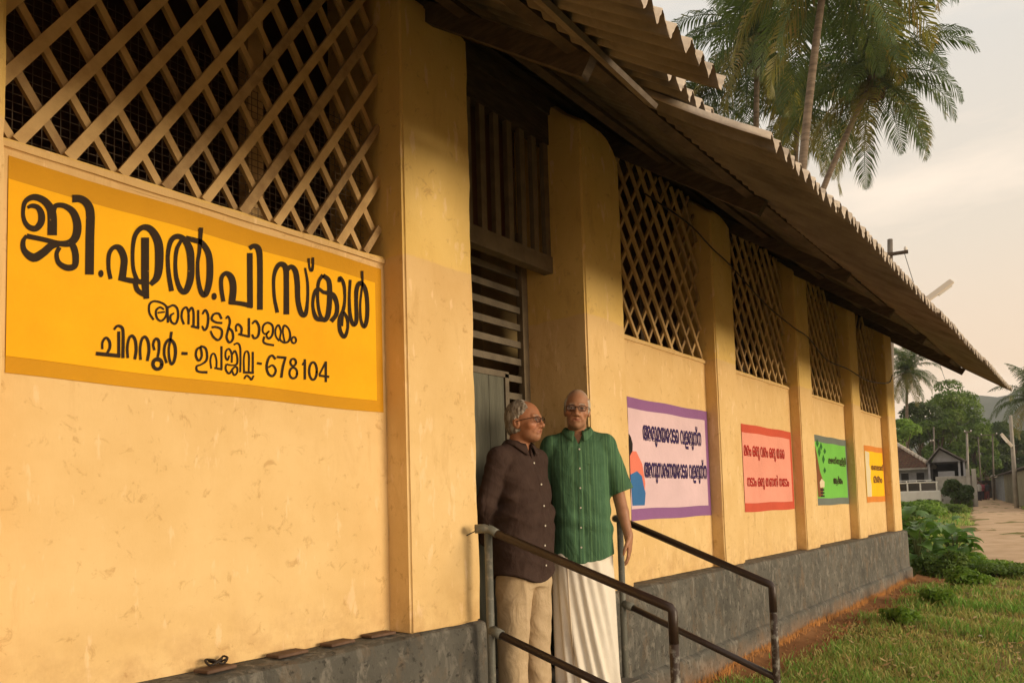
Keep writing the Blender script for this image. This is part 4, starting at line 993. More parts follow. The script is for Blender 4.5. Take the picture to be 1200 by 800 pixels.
# ---- man in the brown shirt and beige trousers
def man_brown():
    e = empty('person', (3.565, -.135, .347), R_(-4), label='shorter grey-haired man in dark brown long-sleeved shirt and beige trousers, looking away to the right', cat='person', group='two elderly men standing in the doorway')
    dz = -.085
    xs = axis_pts([(-.34, -.12, .006), (-.12, .12, .003), (.12, .34, .006)]); ys = axis_pts([(-.19, .22, .0035)])
    zs = axis_pts([(-.01, 1.33, .012), (1.33, 1.68, .003)])
    S = SDF(xs, ys, zs)
    T = Matrix.Translation((.012, -.050, 1.460+dz)) @ Matrix.Rotation(R_(12), 4, 'Z') @ Matrix.Rotation(R_(-5), 4, 'X')
    sculpt_head(S, T, 1.0)
    S.cap((0, .015, 1.36+dz), (.006, -.004, 1.52+dz), .062, .058, .02)
    S.stack([(.80, 0, .01, .13, .09), (1.0, 0, 0, .14, .10), (1.18, 0, 0, .14, .10), (1.25, 0, .005, .11, .08), (1.33, 0, .01, .065, .06)], .01)
    for sx in (-1, 1):
        S.cap((sx*.165, .01, 1.30), (sx*.225, .07, 1.06), .048, .040, .02); S.cap((sx*.225, .07, 1.06), (sx*.12, .15, .86), .038, .026, .012)
        hand(S, (sx*.12, .155, .86), (-sx*.75, .1, -.6), (0, .6, .8), (-sx*.2, -.9, .2), .7)
        S.cap((sx*.085, .01, .82), (sx*.085, .0, .45), .08, .055, .02); S.cap((sx*.085, 0, .45), (sx*.085, .02, .08), .052, .036, .02)
        S.cap((sx*.088, .03, .035), (sx*.10, -.13, .025), .035, .028, .02)
    V, F = S.mesh(); base = (.38, .165, .085); c, Hh = paint_head(V, T, base, None, (.22, .17, .13))
    o = np_mesh('body', V, F, M_SKIN, e); set_cols(o, V, c, None)
    Hs = SDF(axis_pts([(-.12, .13, .003)]), axis_pts([(-.16, .14, .003)]), axis_pts([(1.42, 1.70, .003)]))
    P = lambda x, y, z: tuple(T @ Vector((x, y, z))); rot = [list(r) for r in T.to_3x3()]
    Hs.ell(P(0, .022, .156), (.083, .102, .090), .005, 'u', rot); Hs.ell(P(0, .042, .105), (.078, .078, .085), .02, 'u', rot)
    Ti = np.array(T.inverted())
    def keep(X, Y, Z):
        x, y, z = [Ti[i, 0]*X+Ti[i, 1]*Y+Ti[i, 2]*Z+Ti[i, 3] for i in range(3)]
        fr = -y + np.where(z > .17, -.060+1.1*(z-.17)*np.clip((.075-np.abs(x))/.05, 0, 1)*.8, -.035+.35*(.17-z)+.02*np.sin(z*60))
        low = (.055+.15*np.maximum(0, .03-y))-z
        return np.maximum(fr, low)
    Hs.op(keep, (-.3, -.3, 1.3), (.3, .3, 1.8), .006, 'i')
    Hs.ell(P(.085, .012, .098), (.03, .022, .034), .004, 's', rot); Hs.ell(P(-.085, .012, .098), (.03, .022, .034), .004, 's', rot)
    hv, hf = Hs.mesh(); hv = hv+(sn(hv, 60, 3)*.0045+sn(hv, 150, 8)*.0022)[:, None]*np.array([[.6, .6, .5]])
    np_mesh('hair', hv, hf, hair_mat('silver_hair', (.40, .36, .31), (.16, .125, .095)), e)
    glasses(e, T, M_SPEC, M_LENS, .047, .030)
    C_ = SDF(axis_pts([(-.36, .36, .0055)]), axis_pts([(-.24, .24, .0055)]), axis_pts([(.58, 1.42, .0055)]))
    def fold(X, Y, Z, th): return fld(X, Y, Z, 21, .012, 8, 16)+.007*np.sin(Z*58-X*22+np.sin(X*20))*np.exp(-((Z-1.03)/.10)**2)
    C_.stack([(.62, .0, 0, .200, .155), (.72, .0, -.004, .196, .155), (.86, .0, -.010, .188, .152), (1.0, 0, -.012, .186, .154), (1.12, 0, -.006, .184, .142), (1.22, 0, .002, .186, .125), (1.295, 0, .008, .165, .10), (1.345, 0, .012, .10, .078), (1.385, 0, .010, .068, .064)], .01, fold=fold, pw=2.3)
    C_.cap((-.155, .016, 1.290), (.155, .016, 1.290), .058, .058, .03)
    for sx in (-1, 1): C_.cap((sx*.02, .022, 1.345), (sx*.155, .018, 1.292), .048, .054, .035)
    for sx in (-1, 1):
        a = np.array((sx*.165, .012, 1.285)); b = np.array((sx*.232, .06, 1.04)); c3 = np.array((sx*.14, .15, .86))
        def sl_(X, Y, Z, a=a, b=b, c3=c3):
            o = None
            for p, q, r0, r1 in ((a, b, .064, .056), (b, c3, .055, .044)):
                ab = q-p; t = np.clip(((X-p[0])*ab[0]+(Y-p[1])*ab[1]+(Z-p[2])*ab[2])/(ab@ab), 0, 1)
                d = np.sqrt((X-p[0]-t*ab[0])**2+(Y-p[1]-t*ab[1])**2+(Z-p[2]-t*ab[2])**2)-(r0+(r1-r0)*t); o = d if o is None else smin(o, d, .02)
            return o+fld(X, Y, Z, 31, .010, 20, 26)
        C_.op(sl_, np.minimum(np.minimum(a, b), c3)-.08, np.maximum(np.maximum(a, b), c3)+.08, .02)
    C_.ell((0, -.105, 1.393), (.040, .072, .065), .004, 's')
    def vneck(X, Y, Z): return np.maximum(np.abs(X+.002)-(Z-1.285)*.40, Y+.02)
    C_.op(vneck, (-.1, -.2, 1.25), (.1, 0, 1.5), .003, 's')
    def hemf(X, Y, Z): return (.655-.030*np.cos(X*14+.3))-Z
    C_.op(hemf, (-.3, -.3, .5), (.3, .3, 1.5), .003, 'i')
    MBr = cloth_mat('dark_brown_cotton', (.046, .028, .023), (.060, .037, .030), wr=.3)
    V, F = C_.mesh(); np_mesh('shirt', V, F, MBr, e)
    fx = lambda z: .004+.002*(1.3-z)
    strip(C_, 'placket', fx, .66, 1.275, .032, .0035, MBr, e)
    for z in (1.262, 1.145, 1.03, .925, .82, .715):
        y = surf_y(C_, fx(z), z); button(e, fx(z), y-.003, z)
    collar(e, C_, MBr, 0, .002, 1.385, .075, h=.034, tip=.045)
    D = SDF(axis_pts([(-.25, .25, .006)]), axis_pts([(-.2, .2, .006)]), axis_pts([(.03, .84, .006)]))
    D.stack([(.60, 0, 0, .150, .115), (.80, 0, 0, .150, .115)], .005)
    for sx in (-1, 1):
        D.stack([(.05, sx*.098, .012, .075, .085), (.25, sx*.096, .01, .080, .09), (.46, sx*.092, -.004, .088, .098), (.62, sx*.080, -.002, .092, .112), (.76, sx*.070, 0, .085, .11)], .018,
                fold=lambda X, Y, Z, th: fld(X, Y, Z, 41+sx, .0075, 22, 20)-.004*np.exp(-((X-sx*.1+.1*(Z-.5))/.012)**2), pw=2.1)
    V, F = D.mesh(); np_mesh('trousers', V, F, cloth_mat('beige_linen', (.44, .325, .195), (.54, .41, .265), wr=.3), e)
    return e
man_green().scale = (.985, 1.0, 1.058); man_brown().scale = (1.03, 1.03, 1.06)
# ---- distant people at the gate: one rough figure each, coloured clothes
def far_person(loc, rz, top, low, lab, h):
    S = SDF(axis_pts([(-.36, .36, .03)]), axis_pts([(-.22, .22, .03)]), axis_pts([(-.03, 1.8, .03)]))
    S.ell((0, 0, 1.58), (.085, .10, .115), .02); S.cap((0, 0, 1.38), (0, 0, 1.5), .06, .06, .02)
    S.stack([(.8, 0, 0, .16, .12), (1.1, 0, 0, .17, .12), (1.38, 0, 0, .19, .11), (1.45, 0, 0, .08, .07)], .03)
    for sx in (-1, 1):
        S.cap((sx*.19, 0, 1.36), (sx*.25, 0, 1.1), .055, .045, .03); S.cap((sx*.25, 0, 1.1), (sx*.24, -.08, .86), .045, .035, .03)
        S.cap((sx*.09, 0, .85), (sx*.1, 0, .06), .095, .06, .03); S.cap((sx*.1, .02, .04), (sx*.1, -.12, .03), .05, .04, .02)
    V, F = S.mesh(); V = V*h/1.7
    o = np_mesh('person', V, F, attr_mat('far_person_tones', .8), None, label=lab, cat='person', group='people gathered at the far gate'); o.location = loc; o.rotation_euler = (0, 0, rz)
    z = V[:, 2]*1.7/h; x = np.abs(V[:, 0])*1.7/h; c = np.tile(np.array(low, float), (len(V), 1)); c[z > .85] = top; c[(z > 1.46)] = (.16, .08, .05); c[(z > 1.62)] = (.02, .015, .015); c[(x > .215) & (z < 1.12)] = (.17, .085, .05); c[z < .09] = (.12, .06, .04)
    set_cols(o, V, c, None); return o
# ------------------------------------------------------------------ vegetation
def leaf_mat(name, c1, c2, rough=.5, ns=3, trans=.35, dry=None):
    g = G(name, rough, .3); p = g.pos(); c = g.ramp(g.noise(p, ns, 4), [(.3, c1), (.7, c2)])
    if dry: c = g.mixc(g.ramp(g.noise(p, ns*2.3, 3), [(.56, K), (.70, WH)]), c, dry)
    g.l(c, g.b.inputs['Base Color']); o = g.t.nodes['Material Output']; tr = g.n('ShaderNodeBsdfTranslucent'); g.l(g.mixc(1, c, (1.5, 1.6, .8), 'MULTIPLY'), tr.inputs[0])
    ad = g.n('ShaderNodeMixShader'); ad.inputs[0].default_value = trans; g.l(g.b.outputs[0], ad.inputs[1]); g.l(tr.outputs[0], ad.inputs[2]); g.l(ad.outputs[0], o.inputs[0]); return g.m
M_PALM = leaf_mat('palm_leaflet', (.045, .080, .024), (.105, .145, .042), .42, .8, .35, (.24, .21, .06))
M_PALMY = leaf_mat('palm_leaflet_yellowing', (.13, .13, .035), (.22, .19, .045), .45, .8, .4, (.26, .17, .06))
M_PTRUNK = mat('palm_trunk', (.22, .17, .125), .9, (.12, .09, .065), 1.4, 6, bump=.6, bscale=4, stretch=(1, 1, 7))
M_FIBRE = mat('palm_fibre', (.12, .075, .04), .95, (.06, .04, .02), 6, bump=.6)
def frond_mesh(name, L_=4.3, el=40, droop=95, npair=58, hang=.5, seed=0, sidecurl=0, m=None, lw=.072):
    rd = random.Random(seed); v = []; f = []
    a = R_(el); P = [Vector((0, 0, 0))]; D = []
    n = npair; ds = L_/n
    for i in range(n):
        t = i/n; a_ = a-R_(droop)*(t**1.35); s = sidecurl*t*t
        d = Vector((math.cos(a_)*math.cos(s), math.cos(a_)*math.sin(s), math.sin(a_))); D.append(d); P.append(P[-1]+d*ds)
    mb = MB(); mb.tube([P[i] for i in range(0, n+1, 4)]+[P[n]], [max(.008, .05*(1-i/n)**1.2) for i in range(0, n+1, 4)]+[.006], 5)
    for i in range(3, n):
        t = i/n; d = D[i]; u = d.cross(Vector((0, 0, 1))); u = u.normalized() if u.length > .1 else Vector((0, 1, 0)); w = u.cross(d)
        ll = (1.15*math.sin(math.pi*min(1, .16+.86*t))**.62)*rd.uniform(.8, 1.08)*L_/4.3
        for sg_ in (-1, 1):
            if rd.random() < .05: continue
            fw = .35+.55*t+rd.uniform(-.12, .12)
            d0 = (u*sg_+d*fw+w*rd.uniform(.05, .35)).normalized(); hg = hang*rd.uniform(.7, 1.5)
            p0 = P[i]; p1 = p0+d0*ll*.45+Vector((0, 0, -1))*hg*ll*.16; p2 = p1+(d0*.55+Vector((0, 0, -1))*hg*1.1).normalized()*ll*.5
            wd = d*lw*.5
            mb.add([p0-wd*.5, p0+wd*.5, p1+wd, p1-wd, p2], [(0, 1, 2, 3), (3, 2, 4)])
    me = bpy.data.meshes.new(name); me.from_pydata(mb.v, [], mb.f); me.materials.append(m or M_PALM); me.update(); return me
FR = {}
for el, dr in ((78, 70), (58, 95), (35, 110), (8, 95), (-22, 70), (-50, 42)):
    for q in (0, 1):
        FR[(el, q)] = frond_mesh('frond', 4.4, el, dr, 58, .45+.25*(el < 20), seed=el+100*q, sidecurl=.25*(q*2-1), m=(M_PALMY if (el < -10 and q) else M_PALM))
ELS = [78, 58, 35, 8, -22, -50]
def palm(base, crown, lab, scale=1., n=26, seed=0, r0=.20, coco=6, group='coconut palms rising behind the school roof', bow=.6, az=None):
    e = empty('coconut_palm', tuple(base), label=lab, cat='palm tree', group=group); rd = random.Random(seed)
    b = Vector(base); c = Vector(crown); pts = []; rs = []
    hd = Vector((c.x-b.x, c.y-b.y, 0))
    for i in range(15):
        t = i/14; k = t**1.5*(1-bow)+t*bow
        pts.append(Vector((b.x, b.y, 0))+hd*(t**1.8)+Vector((0, 0, b.z+(c.z-b.z)*t))); rs.append(r0*(1.5-.5*min(1, t*6))*(1-.42*t))
    under(MB().tube(pts, rs, 12).build('trunk', M_PTRUNK, None, True), e)
    under(MB().tube([c+Vector((0, 0, -.9*scale)), c+Vector((0, 0, -.5*scale)), c+Vector((0, 0, .1*scale)), c+Vector((0, 0, .5*scale))], [.14*scale, .24*scale, .22*scale, .06*scale], 9).build('crown_base', M_FIBRE, None, True), e)
    for i in range(n):
        q = i/n; el = ELS[min(5, int(q*5.6+rd.uniform(-.3, .6)))]
        o = bpy.data.objects.new('frond', FR[(el, rd.randrange(2))]); COL.objects.link(o)
        o.rotation_euler = (rd.uniform(-.15, .15), rd.uniform(-.1, .1), (i*2.39996+rd.uniform(-.2, .2)) if az is None else az[i % len(az)]+rd.uniform(-.15, .15)); o.location = c+Vector((0, 0, .1*scale)); s = scale*rd.uniform(.85, 1.1); o.scale = (s, s, s); under(o, e)
    for k in range(coco):
        a = k*6.283/coco+.4; p = c+Vector((math.cos(a)*.30, math.sin(a)*.30, -.42-.2*(k % 2)))*scale
        under(MB().tube([p+Vector((0, 0, .14*scale)), p+Vector((0, 0, .08*scale)), p, p-Vector((0, 0, .1*scale)), p-Vector((0, 0, .14*scale))], [.02*scale, .10*scale, .13*scale, .09*scale, .02*scale], 8).build('coconut', M_FIBRE, None, True), e)
    return e
def gz(x, y=0): return float(zg(min(x, 150), y)) if x < 150 else float(zg(150., 0))
def palm_px(cu, cv, bu, depth, lab, **k):
    c = at(cu, cv, depth); b = at(bu, 560, depth*.98); b[2] = gz(b[0], b[1]); return palm(tuple(b), tuple(c), lab, **k)
palm_px(1024, 92, 880, 29, 'slender coconut palm leaning right over the roof, its round crown open against the sky', seed=3, n=34, r0=.165, bow=.5)
palm_px(972, -62, 925, 25, 'tallest coconut palm with thick pale trunk, crown cut off at the top', seed=5, n=36, r0=.185, scale=1.2)
palm_px(888, 48, 890, 34, 'leafy coconut palm with a dark thin trunk, leftmost full crown above the roof edge', seed=8, n=36, r0=.19, scale=1.2)
palm_px(935, 130, 930, 38, 'low yellowing coconut palm filling the gap between the two leaning trunks', seed=13, n=34, r0=.2, scale=1.05)
palm_px(800, 140, 810, 36, 'coconut palm mostly hidden by the roof, seen through the gap in its sheets', seed=17, n=26, r0=.2, scale=1.0)
palm_px(1063, 436, 1064, 72, 'distant coconut palm just past the building end with drooping dull fronds', seed=21, n=34, r0=.18, scale=.85, group='distant coconut palms beyond the yard')
palm_px(1212, 468, 1214, 66, 'distant coconut palm at the right edge of the photo above the metal fence', seed=24, n=26, r0=.22, scale=1.0, group='distant coconut palms beyond the yard')

M_LEAFA = leaf_mat('leaf_mid_green', (.065, .13, .024), (.17, .24, .045), .5, .35, .3)
M_LEAFB = leaf_mat('leaf_dark_green', (.038, .07, .018), (.085, .125, .03), .5, .35, .25)
M_LEAFC = leaf_mat('leaf_bright_green', (.10, .19, .028), (.22, .34, .055), .5, .35, .35)
M_BARK = mat('bark', (.10, .075, .05), .95, (.06, .045, .03), 4, bump=.6)
def leaf_cloud(clumps, n, size, seed, up=.35):
    r = np.random.default_rng(seed); C_ = np.array([c[:3] for c in clumps]); Rr = np.array([c[3:6] for c in clumps])
    w = (Rr.prod(1))**(2/3); idx = r.choice(len(clumps), n, p=w/w.sum())
    d = r.normal(size=(n, 3)); d[:, 2] = np.where(d[:, 2] < -.5, -d[:, 2], d[:, 2]); d /= np.linalg.norm(d, axis=1)[:, None]
    rad = r.uniform(.55, 1.06, n)**.6; P = C_[idx]+d*Rr[idx]*rad[:, None]
    nrm = d+r.normal(size=(n, 3))*.65+np.array([0, 0, up]); nrm /= np.linalg.norm(nrm, axis=1)[:, None]
    a = np.cross(nrm, r.normal(size=(n, 3))); a /= np.linalg.norm(a, axis=1)[:, None]; b = np.cross(nrm, a)
    s = size*r.uniform(.6, 1.35, n)[:, None]
    V = np.stack([P-a*s, P-b*s*.42+nrm*s*.1, P+a*s, P+b*s*.42+nrm*s*.1], 1).reshape(-1, 3); F = np.arange(n*4).reshape(-1, 4); return V, F
def tree(u, vtop, depth, wpx, lab, m, seed, n=7000, size=.17, name='leafy_tree', group='trees beyond the far gate', vb=575, low=.18):
    r = random.Random(seed); b = at(u, vb, depth); b[2] = gz(b[0], b[1]); top = at(u, vtop, depth)[2]; Hh = top-b[2]; Wd = wpx/FPX*depth/2
    e = empty(name, tuple(b), label=lab, cat='tree', group=group); cl = []
    for i in range(17):
        a = r.uniform(0, 6.28); q = r.uniform(0, 1); zz = Hh*(low+ (1-low)*r.uniform(.12, .93)); k = math.sin(math.pi*min(1, max(.08, (zz/Hh-low*.6)/(1.08-low*.6))))**.5
        rr = Wd*k*.68*math.sqrt(r.random()); s = Wd*r.uniform(.25, .45)
        cl.append((math.cos(a)*rr, math.sin(a)*rr, min(zz, Hh-s*.6), s, s, s*r.uniform(.55, .8)))
    V, F = leaf_cloud(cl, n, size, seed); np_mesh('crown', V, F, m, e, False)
    mb = MB(); mb.tube([(0, 0, -.2), (.1, .05, Hh*.3), (.05, .1, Hh*.55), (0, 0, Hh*.8)], [.035*Hh, .025*Hh, .016*Hh, .006*Hh], 8)
    for c in cl[:10]: mb.tube([(.05, .05, c[2]*.5), (c[0]*.5, c[1]*.5, c[2]*.8), (c[0], c[1], c[2])], [.011*Hh, .008*Hh, .003*Hh], 5)
    mb.build('trunk', M_BARK, e, True); return e
tree(1122, 440, 78, 92, 'tall rounded broadleaf tree rising right under the tip of the eave', M_LEAFA, 1, 9000)
tree(1086, 470, 74, 70, 'broadleaf tree with dense crown between the distant palm and the tall round tree', M_LEAFB, 2, 8000)
tree(1158, 492, 84, 66, 'darker broadleaf tree whose crown steps down below the hill at the right', M_LEAFB, 3, 8000)
tree(1190, 500, 80, 62, 'dark broadleaf tree behind the street lamp pole near the right edge', M_LEAFB, 4, 7000)
tree(1062, 486, 63.5, 56, 'bright green bushy tree under the distant palm beside the last pilaster', M_LEAFC, 5, 7000)
tree(1104, 490, 70, 70, 'mid green bushy tree directly behind the gabled porch', M_LEAFA, 6, 7000)
tree(1145, 497, 76, 66, 'mid green tree behind the pale utility pole', M_LEAFA, 7, 7000)
tree(1159, 532, 86, 46, 'low light green round tree beside the far gate', M_LEAFC, 8, 5000, low=.05)
tree(1040, 512, 88, 80, 'broadleaf tree half hidden behind the end of the school', M_LEAFB, 9, 6000)
tree(1212, 505, 92, 60, 'broad dark tree cut off by the right edge of the photo', M_LEAFB, 10, 6000)
tree(1135, 475, 98, 90, 'farthest dark tree filling the skyline between the tall tree and the hill', M_LEAFB, 11, 7000)

# big-leaved plants at the corner of the building
M_BIGLEAF = leaf_mat('broad_leaf', (.07, .15, .035), (.14, .26, .06), .35, 6, .22)
M_STEM = mat('plant_stem', (.10, .12, .04), .7)
def bigleaf_mesh(L_, w, seed):
    v = []; n = 7; m = 5; r = random.Random(seed); dr = r.uniform(.5, 1.2)
    for i in range(n+1):
        t = i/n; ww = w*math.sin(math.pi*(t**.75))**.8*.5+.002; x = L_*math.cos(dr*t*.8)*t; z = L_*(.25*t-.55*dr*t*t)
        for j in range(m):
            s = (j/(m-1)-.5)*2; v.append((x, ww*s, z+abs(s)*ww*.35+.006*math.sin(t*16+s*3)))
    me = bpy.data.meshes.new('leaf'); me.from_pydata(v, [], [(i*m+j, i*m+j+1, (i+1)*m+j+1, (i+1)*m+j) for i in range(n) for j in range(m-1)]); me.materials.append(M_BIGLEAF)
    me.polygons.foreach_set('use_smooth', [True]*len(me.polygons)); return me
BL = [bigleaf_mesh(.36, .20, i) for i in range(4)]
def big_plant(x, y, h, n, lab, seed, s=1.):
    r = random.Random(seed); e = empty('broadleaf_plant', (x, y, gz(x, y)), label=lab, cat='plant', group='broad-leaved plants at the corner of the school'); mb = MB()
    for k in range(n):
        a = k*2.4+r.uniform(-.3, .3); t = (k+.5)/n; z = h*(.18+.82*t)*r.uniform(.85, 1.05); rr = h*.24*math.sqrt(1-t*.7)*r.uniform(.4, 1.2)
        p = Vector((math.cos(a)*rr, math.sin(a)*rr, z)); mb.tube([(0, 0, z*.3), p*.6+Vector((0, 0, z*.25)), p], [.008, .006, .004], 4)
        o = bpy.data.objects.new('leaf', BL[k % 4]); COL.objects.link(o); o.parent = e; o.location = p; o.rotation_euler = (r.uniform(-.4, .4), r.uniform(-.5, .35), a+r.uniform(-.5, .5)); q = s*r.uniform(.7, 1.2); o.scale = (q, q, q)
    mb.build('stem', M_STEM, e, True)
for i, (x, y, h, n, lab, s) in enumerate([
    (15.0, .55, 1.25, 26, 'tall broad-leaved plant right against the last pilaster', 1.0), (15.6, -.05, 1.05, 26, 'broad-leaved plant with big drooping leaves in front of the corner clump', 1.05),
    (16.6, .2, 1.15, 24, 'broad-leaved plant in the middle of the corner clump', 1.0), (16.4, -.55, .75, 22, 'low broad-leaved plant leaning out over the grass toward the path', 1.15),
    (17.6, .75, 1.15, 22, 'broad-leaved plant at the back of the corner clump', 1.), (18.6, -.1, .8, 16, 'small broad-leaved plant nearest the sandy path', 1.)]):
    big_plant(x, y, h, n+8, lab, 40+i, s)
def shrub(x, y, rx, h, m, lab, seed, n=4500, size=.06, group='wild shrubs beside the path'):
    r = random.Random(seed); e = empty('shrub', (x, y, gz(x, y)), label=lab, cat='shrub', group=group); cl = []
    for i in range(12):
        a = r.uniform(0, 6.28); q = rx*.7*math.sqrt(r.random()); s = rx*r.uniform(.25, .45); cl.append((math.cos(a)*q, math.sin(a)*q, max(s*.4, h*r.uniform(.25, .85)*(1-.4*q/rx)), s, s, min(s*.8, h*.4)))
    V, F = leaf_cloud(cl, n, size, seed); np_mesh('foliage', V, F, m, e, False)
    mb = MB(); [mb.tube([(0, 0, -.05), (c[0]*.5, c[1]*.5, c[2]*.6), c[:3]], [.02, .014, .005], 5) for c in cl]; mb.build('stem', M_BARK, e, True)
shrub(15.2, .75, .8, 1.0, M_LEAFA, 'fine-leaved shrub growing among the broad leaves by the school wall end', 51, 6000, .05)
shrub(17.0, .9, 1.0, 1.05, M_LEAFA, 'fine-leaved shrub behind the broad-leaved corner clump', 52, 6000, .055)
shrub(19.8, 1.2, 1.0, .9, M_LEAFC, 'light green shrub just beyond the corner clump', 53, 6000, .05)
shrub(15.0, -.55, .5, .42, M_LEAFA, 'low matted shrub at the foot of the corner clump', 54, 3000, .04)
shrub(17.0, -.45, .5, .34, M_LEAFC, 'low bright shrub at the edge of the sand', 55, 3500, .04)
shrub(16.0, -1.0, .7, .26, M_LEAFC, 'bright weeds massed between the turf and the sand', 60, 5000, .04)
shrub(15.3, -1.3, .7, .22, M_LEAFA, 'low green weeds in the turf below the corner clump', 61, 4500, .035)
shrub(13.7, -1.05, .36, .26, M_LEAFC, 'low weed clump in the grass near the end of the red soil', 56, 1300, .042)
shrub(11.2, -1.0, .26, .22, M_LEAFC, 'small weed clump beside the red soil strip', 57, 1100, .038)
shrub(9.3, -.95, .22, .18, M_LEAFC, 'smallest dark weed clump, on the red soil edge nearest the handrail', 58, 900, .034)
for i, (u, v_, dp, w, h, m, lab) in enumerate([(1121, 580, 47, 1.05, 2.0, M_LEAFB, 'large dark green bush beside the white vehicle'), (1098, 592, 40, 1.5, .80, M_LEAFA, 'spreading green bush in front of the white vehicle'), (1072, 592, 37, 1.6, .82, M_LEAFC, 'bright green bush hiding the wheels of the white vehicle'),
                                           (1126, 590, 51, .7, .9, M_LEAFA, 'green bush by the compound wall left of the gate')]):
    p = at(u, v_, dp); shrub(p[0], p[1], w, h, m, lab, 70+i, 7000, .10, 'bushes around the parked vehicle')

# grass: turf blades as one object
def grass():
    r = np.random.default_rng(5); N_ = 230000
    # density falls with distance; sample in the fan seen from the camera
    dd = 3.6*np.exp(r.uniform(0, 2.75, N_)); th = r.uniform(R_(-30), R_(25), N_)
    x = dd*np.cos(th); y = CAM[1]+dd*np.sin(th)
    pat = sn(np.stack([x, y, x*0], -1), 1.6, 4); pat2 = sn(np.stack([x, y, x*0], -1), .6, 9)
    ins = np.zeros(N_, bool)
    P = np.array(PATH_POLY); Q = np.roll(P, -1, 0)
    for (x1, y1), (x2, y2) in zip(P, Q):
        c = ((y1 > y) != (y2 > y)); ins ^= c & (x < (x2-x1)*(y-y1)/(y2-y1+1e-12)+x1)
    edge = -.53-.10*np.sin(x*1.9)-.06*np.sin(x*5)+.10*r.normal(size=N_)
    dist = dd
    keep = (~ins) & np.where(x < 14.7, y < edge, y < 3.5+.2*x) & (pat+.6*pat2 > -.72+ .25*r.normal(size=N_))
    keep &= ~((x < 4.6) & (y > -1.9) & (x > 2.8))
    bare = ((x-8.0)/1.1)**2+((y+2.35)/.45)**2 < 1+.4*r.normal(size=N_); keep &= ~(bare & (r.random(N_) < .85))
    x, y, dd, pat = x[keep], y[keep], dd[keep], pat[keep]; n = len(x)
    h = (.022+.036*np.clip(pat+.6, 0, 1.6))*r.uniform(.5, 1.5, n)*(1+.04*dd); wd = .0032*(1+.16*dd)*r.uniform(.7, 1.3, n)
    z = zg(x, y); az = r.uniform(0, 6.28, n); ln = h*r.uniform(.2, 1.0, n); la = r.uniform(0, 6.28, n)
    ca, sa = np.cos(az)*wd, np.sin(az)*wd; lx, ly = np.cos(la)*ln, np.sin(la)*ln
    V = np.stack([np.stack([x-ca, y-sa, z-.01], -1), np.stack([x+ca, y+sa, z-.01], -1), np.stack([x+ca*.7+lx*.35, y+sa*.7+ly*.35, z+h*.6], -1), np.stack([x-ca*.7+lx*.35, y-sa*.7+ly*.35, z+h*.6], -1), np.stack([x+lx, y+ly, z+h], -1)], 1).reshape(-1, 3)
    q = (np.arange(n)*5)[:, None]; F4 = q+np.array([[0, 1, 2, 3]]); F3 = q+np.array([[3, 2, 4]])
    me = bpy.data.meshes.new('grass'); me.from_pydata(V.tolist(), [], F4.tolist()+F3.tolist()); me.update()
    gg = G('grass_blade', .6, .25); at_ = gg.n('ShaderNodeAttribute'); at_.attribute_name = 'tone'; o_ = gg.t.nodes['Material Output']; tr = gg.n('ShaderNodeBsdfTranslucent'); gg.l(at_.outputs['Color'], gg.b.inputs['Base Color']); gg.l(at_.outputs['Color'], tr.inputs[0])
    mxx = gg.n('ShaderNodeMixShader'); mxx.inputs[0].default_value = .3; gg.l(gg.b.outputs[0], mxx.inputs[1]); gg.l(tr.outputs[0], mxx.inputs[2]); gg.l(mxx.outputs[0], o_.inputs[0])
    o = link('grass', me, gg.m, None, kind='stuff')
    k = np.clip(.62+.45*pat+.28*r.normal(size=n), 0, 1)[:, None]; c = np.array([[.62, .46, .19]])*(1-k)+np.array([[.20, .40, .065]])*k
    c = np.repeat(c*r.uniform(.75, 1.25, (n, 1)), 5, 0); set_cols(o, V, c, None)
grass()
# dry fringe of rootlets and litter where the plinth meets the red soil
r_ = np.random.default_rng(3); n = 2600; x = r_.uniform(4.5, 14, n); y = -.225-np.abs(r_.normal(size=n))*.035; z = zg(x, y)+.04; V = []
for i in range(n):
    l = r_.uniform(.02, .07)*(1+.03*x[i]); q = r_.uniform(-1, 1, 3); V += [(x[i]-.006, y[i], z[i]-.02), (x[i]+.006, y[i]-.003, z[i]-.02), (x[i]+q[0]*l*.6, y[i]+q[1]*l*.4, z[i]+l)]
np_mesh('dry_fringe', V, np.arange(n*3).reshape(-1, 3), mat('dry_fringe', (.50, .22, .06), .9, (.34, .16, .05), 4), None, False, kind='stuff')
# fallen leaves on the turf, clods and pebbles on the red soil
r_ = np.random.default_rng(12); n = 900; x = r_.uniform(4.8, 17, n); y = -.75-r_.exponential(1.1, n); z = zg(x, y)+r_.uniform(.015, .05, n); V = []
for i in range(n):
    s = r_.uniform(.012, .032)*(1+.05*x[i]); q = r_.uniform(0, 6.28); c, d = math.cos(q)*s, math.sin(q)*s; h = r_.uniform(-.4, .9)*s
    V += [(x[i]-c, y[i]-d, z[i]), (x[i]-d*.45, y[i]+c*.45, z[i]+h*.5), (x[i]+c, y[i]+d, z[i]+h), (x[i]+d*.45, y[i]-c*.45, z[i]+h*.3)]
np_mesh('fallen_leaves', V, np.arange(n*4).reshape(-1, 4), mat('dry_leaf', (.40, .24, .09), .8, (.62, .48, .26), 3, 2), None, False, kind='stuff')
n = 700; x = r_.uniform(4.3, 14.2, n); y = -.26-r_.uniform(0, .42, n)**1.2; z = zg(x, y)+.012; mb = MB()
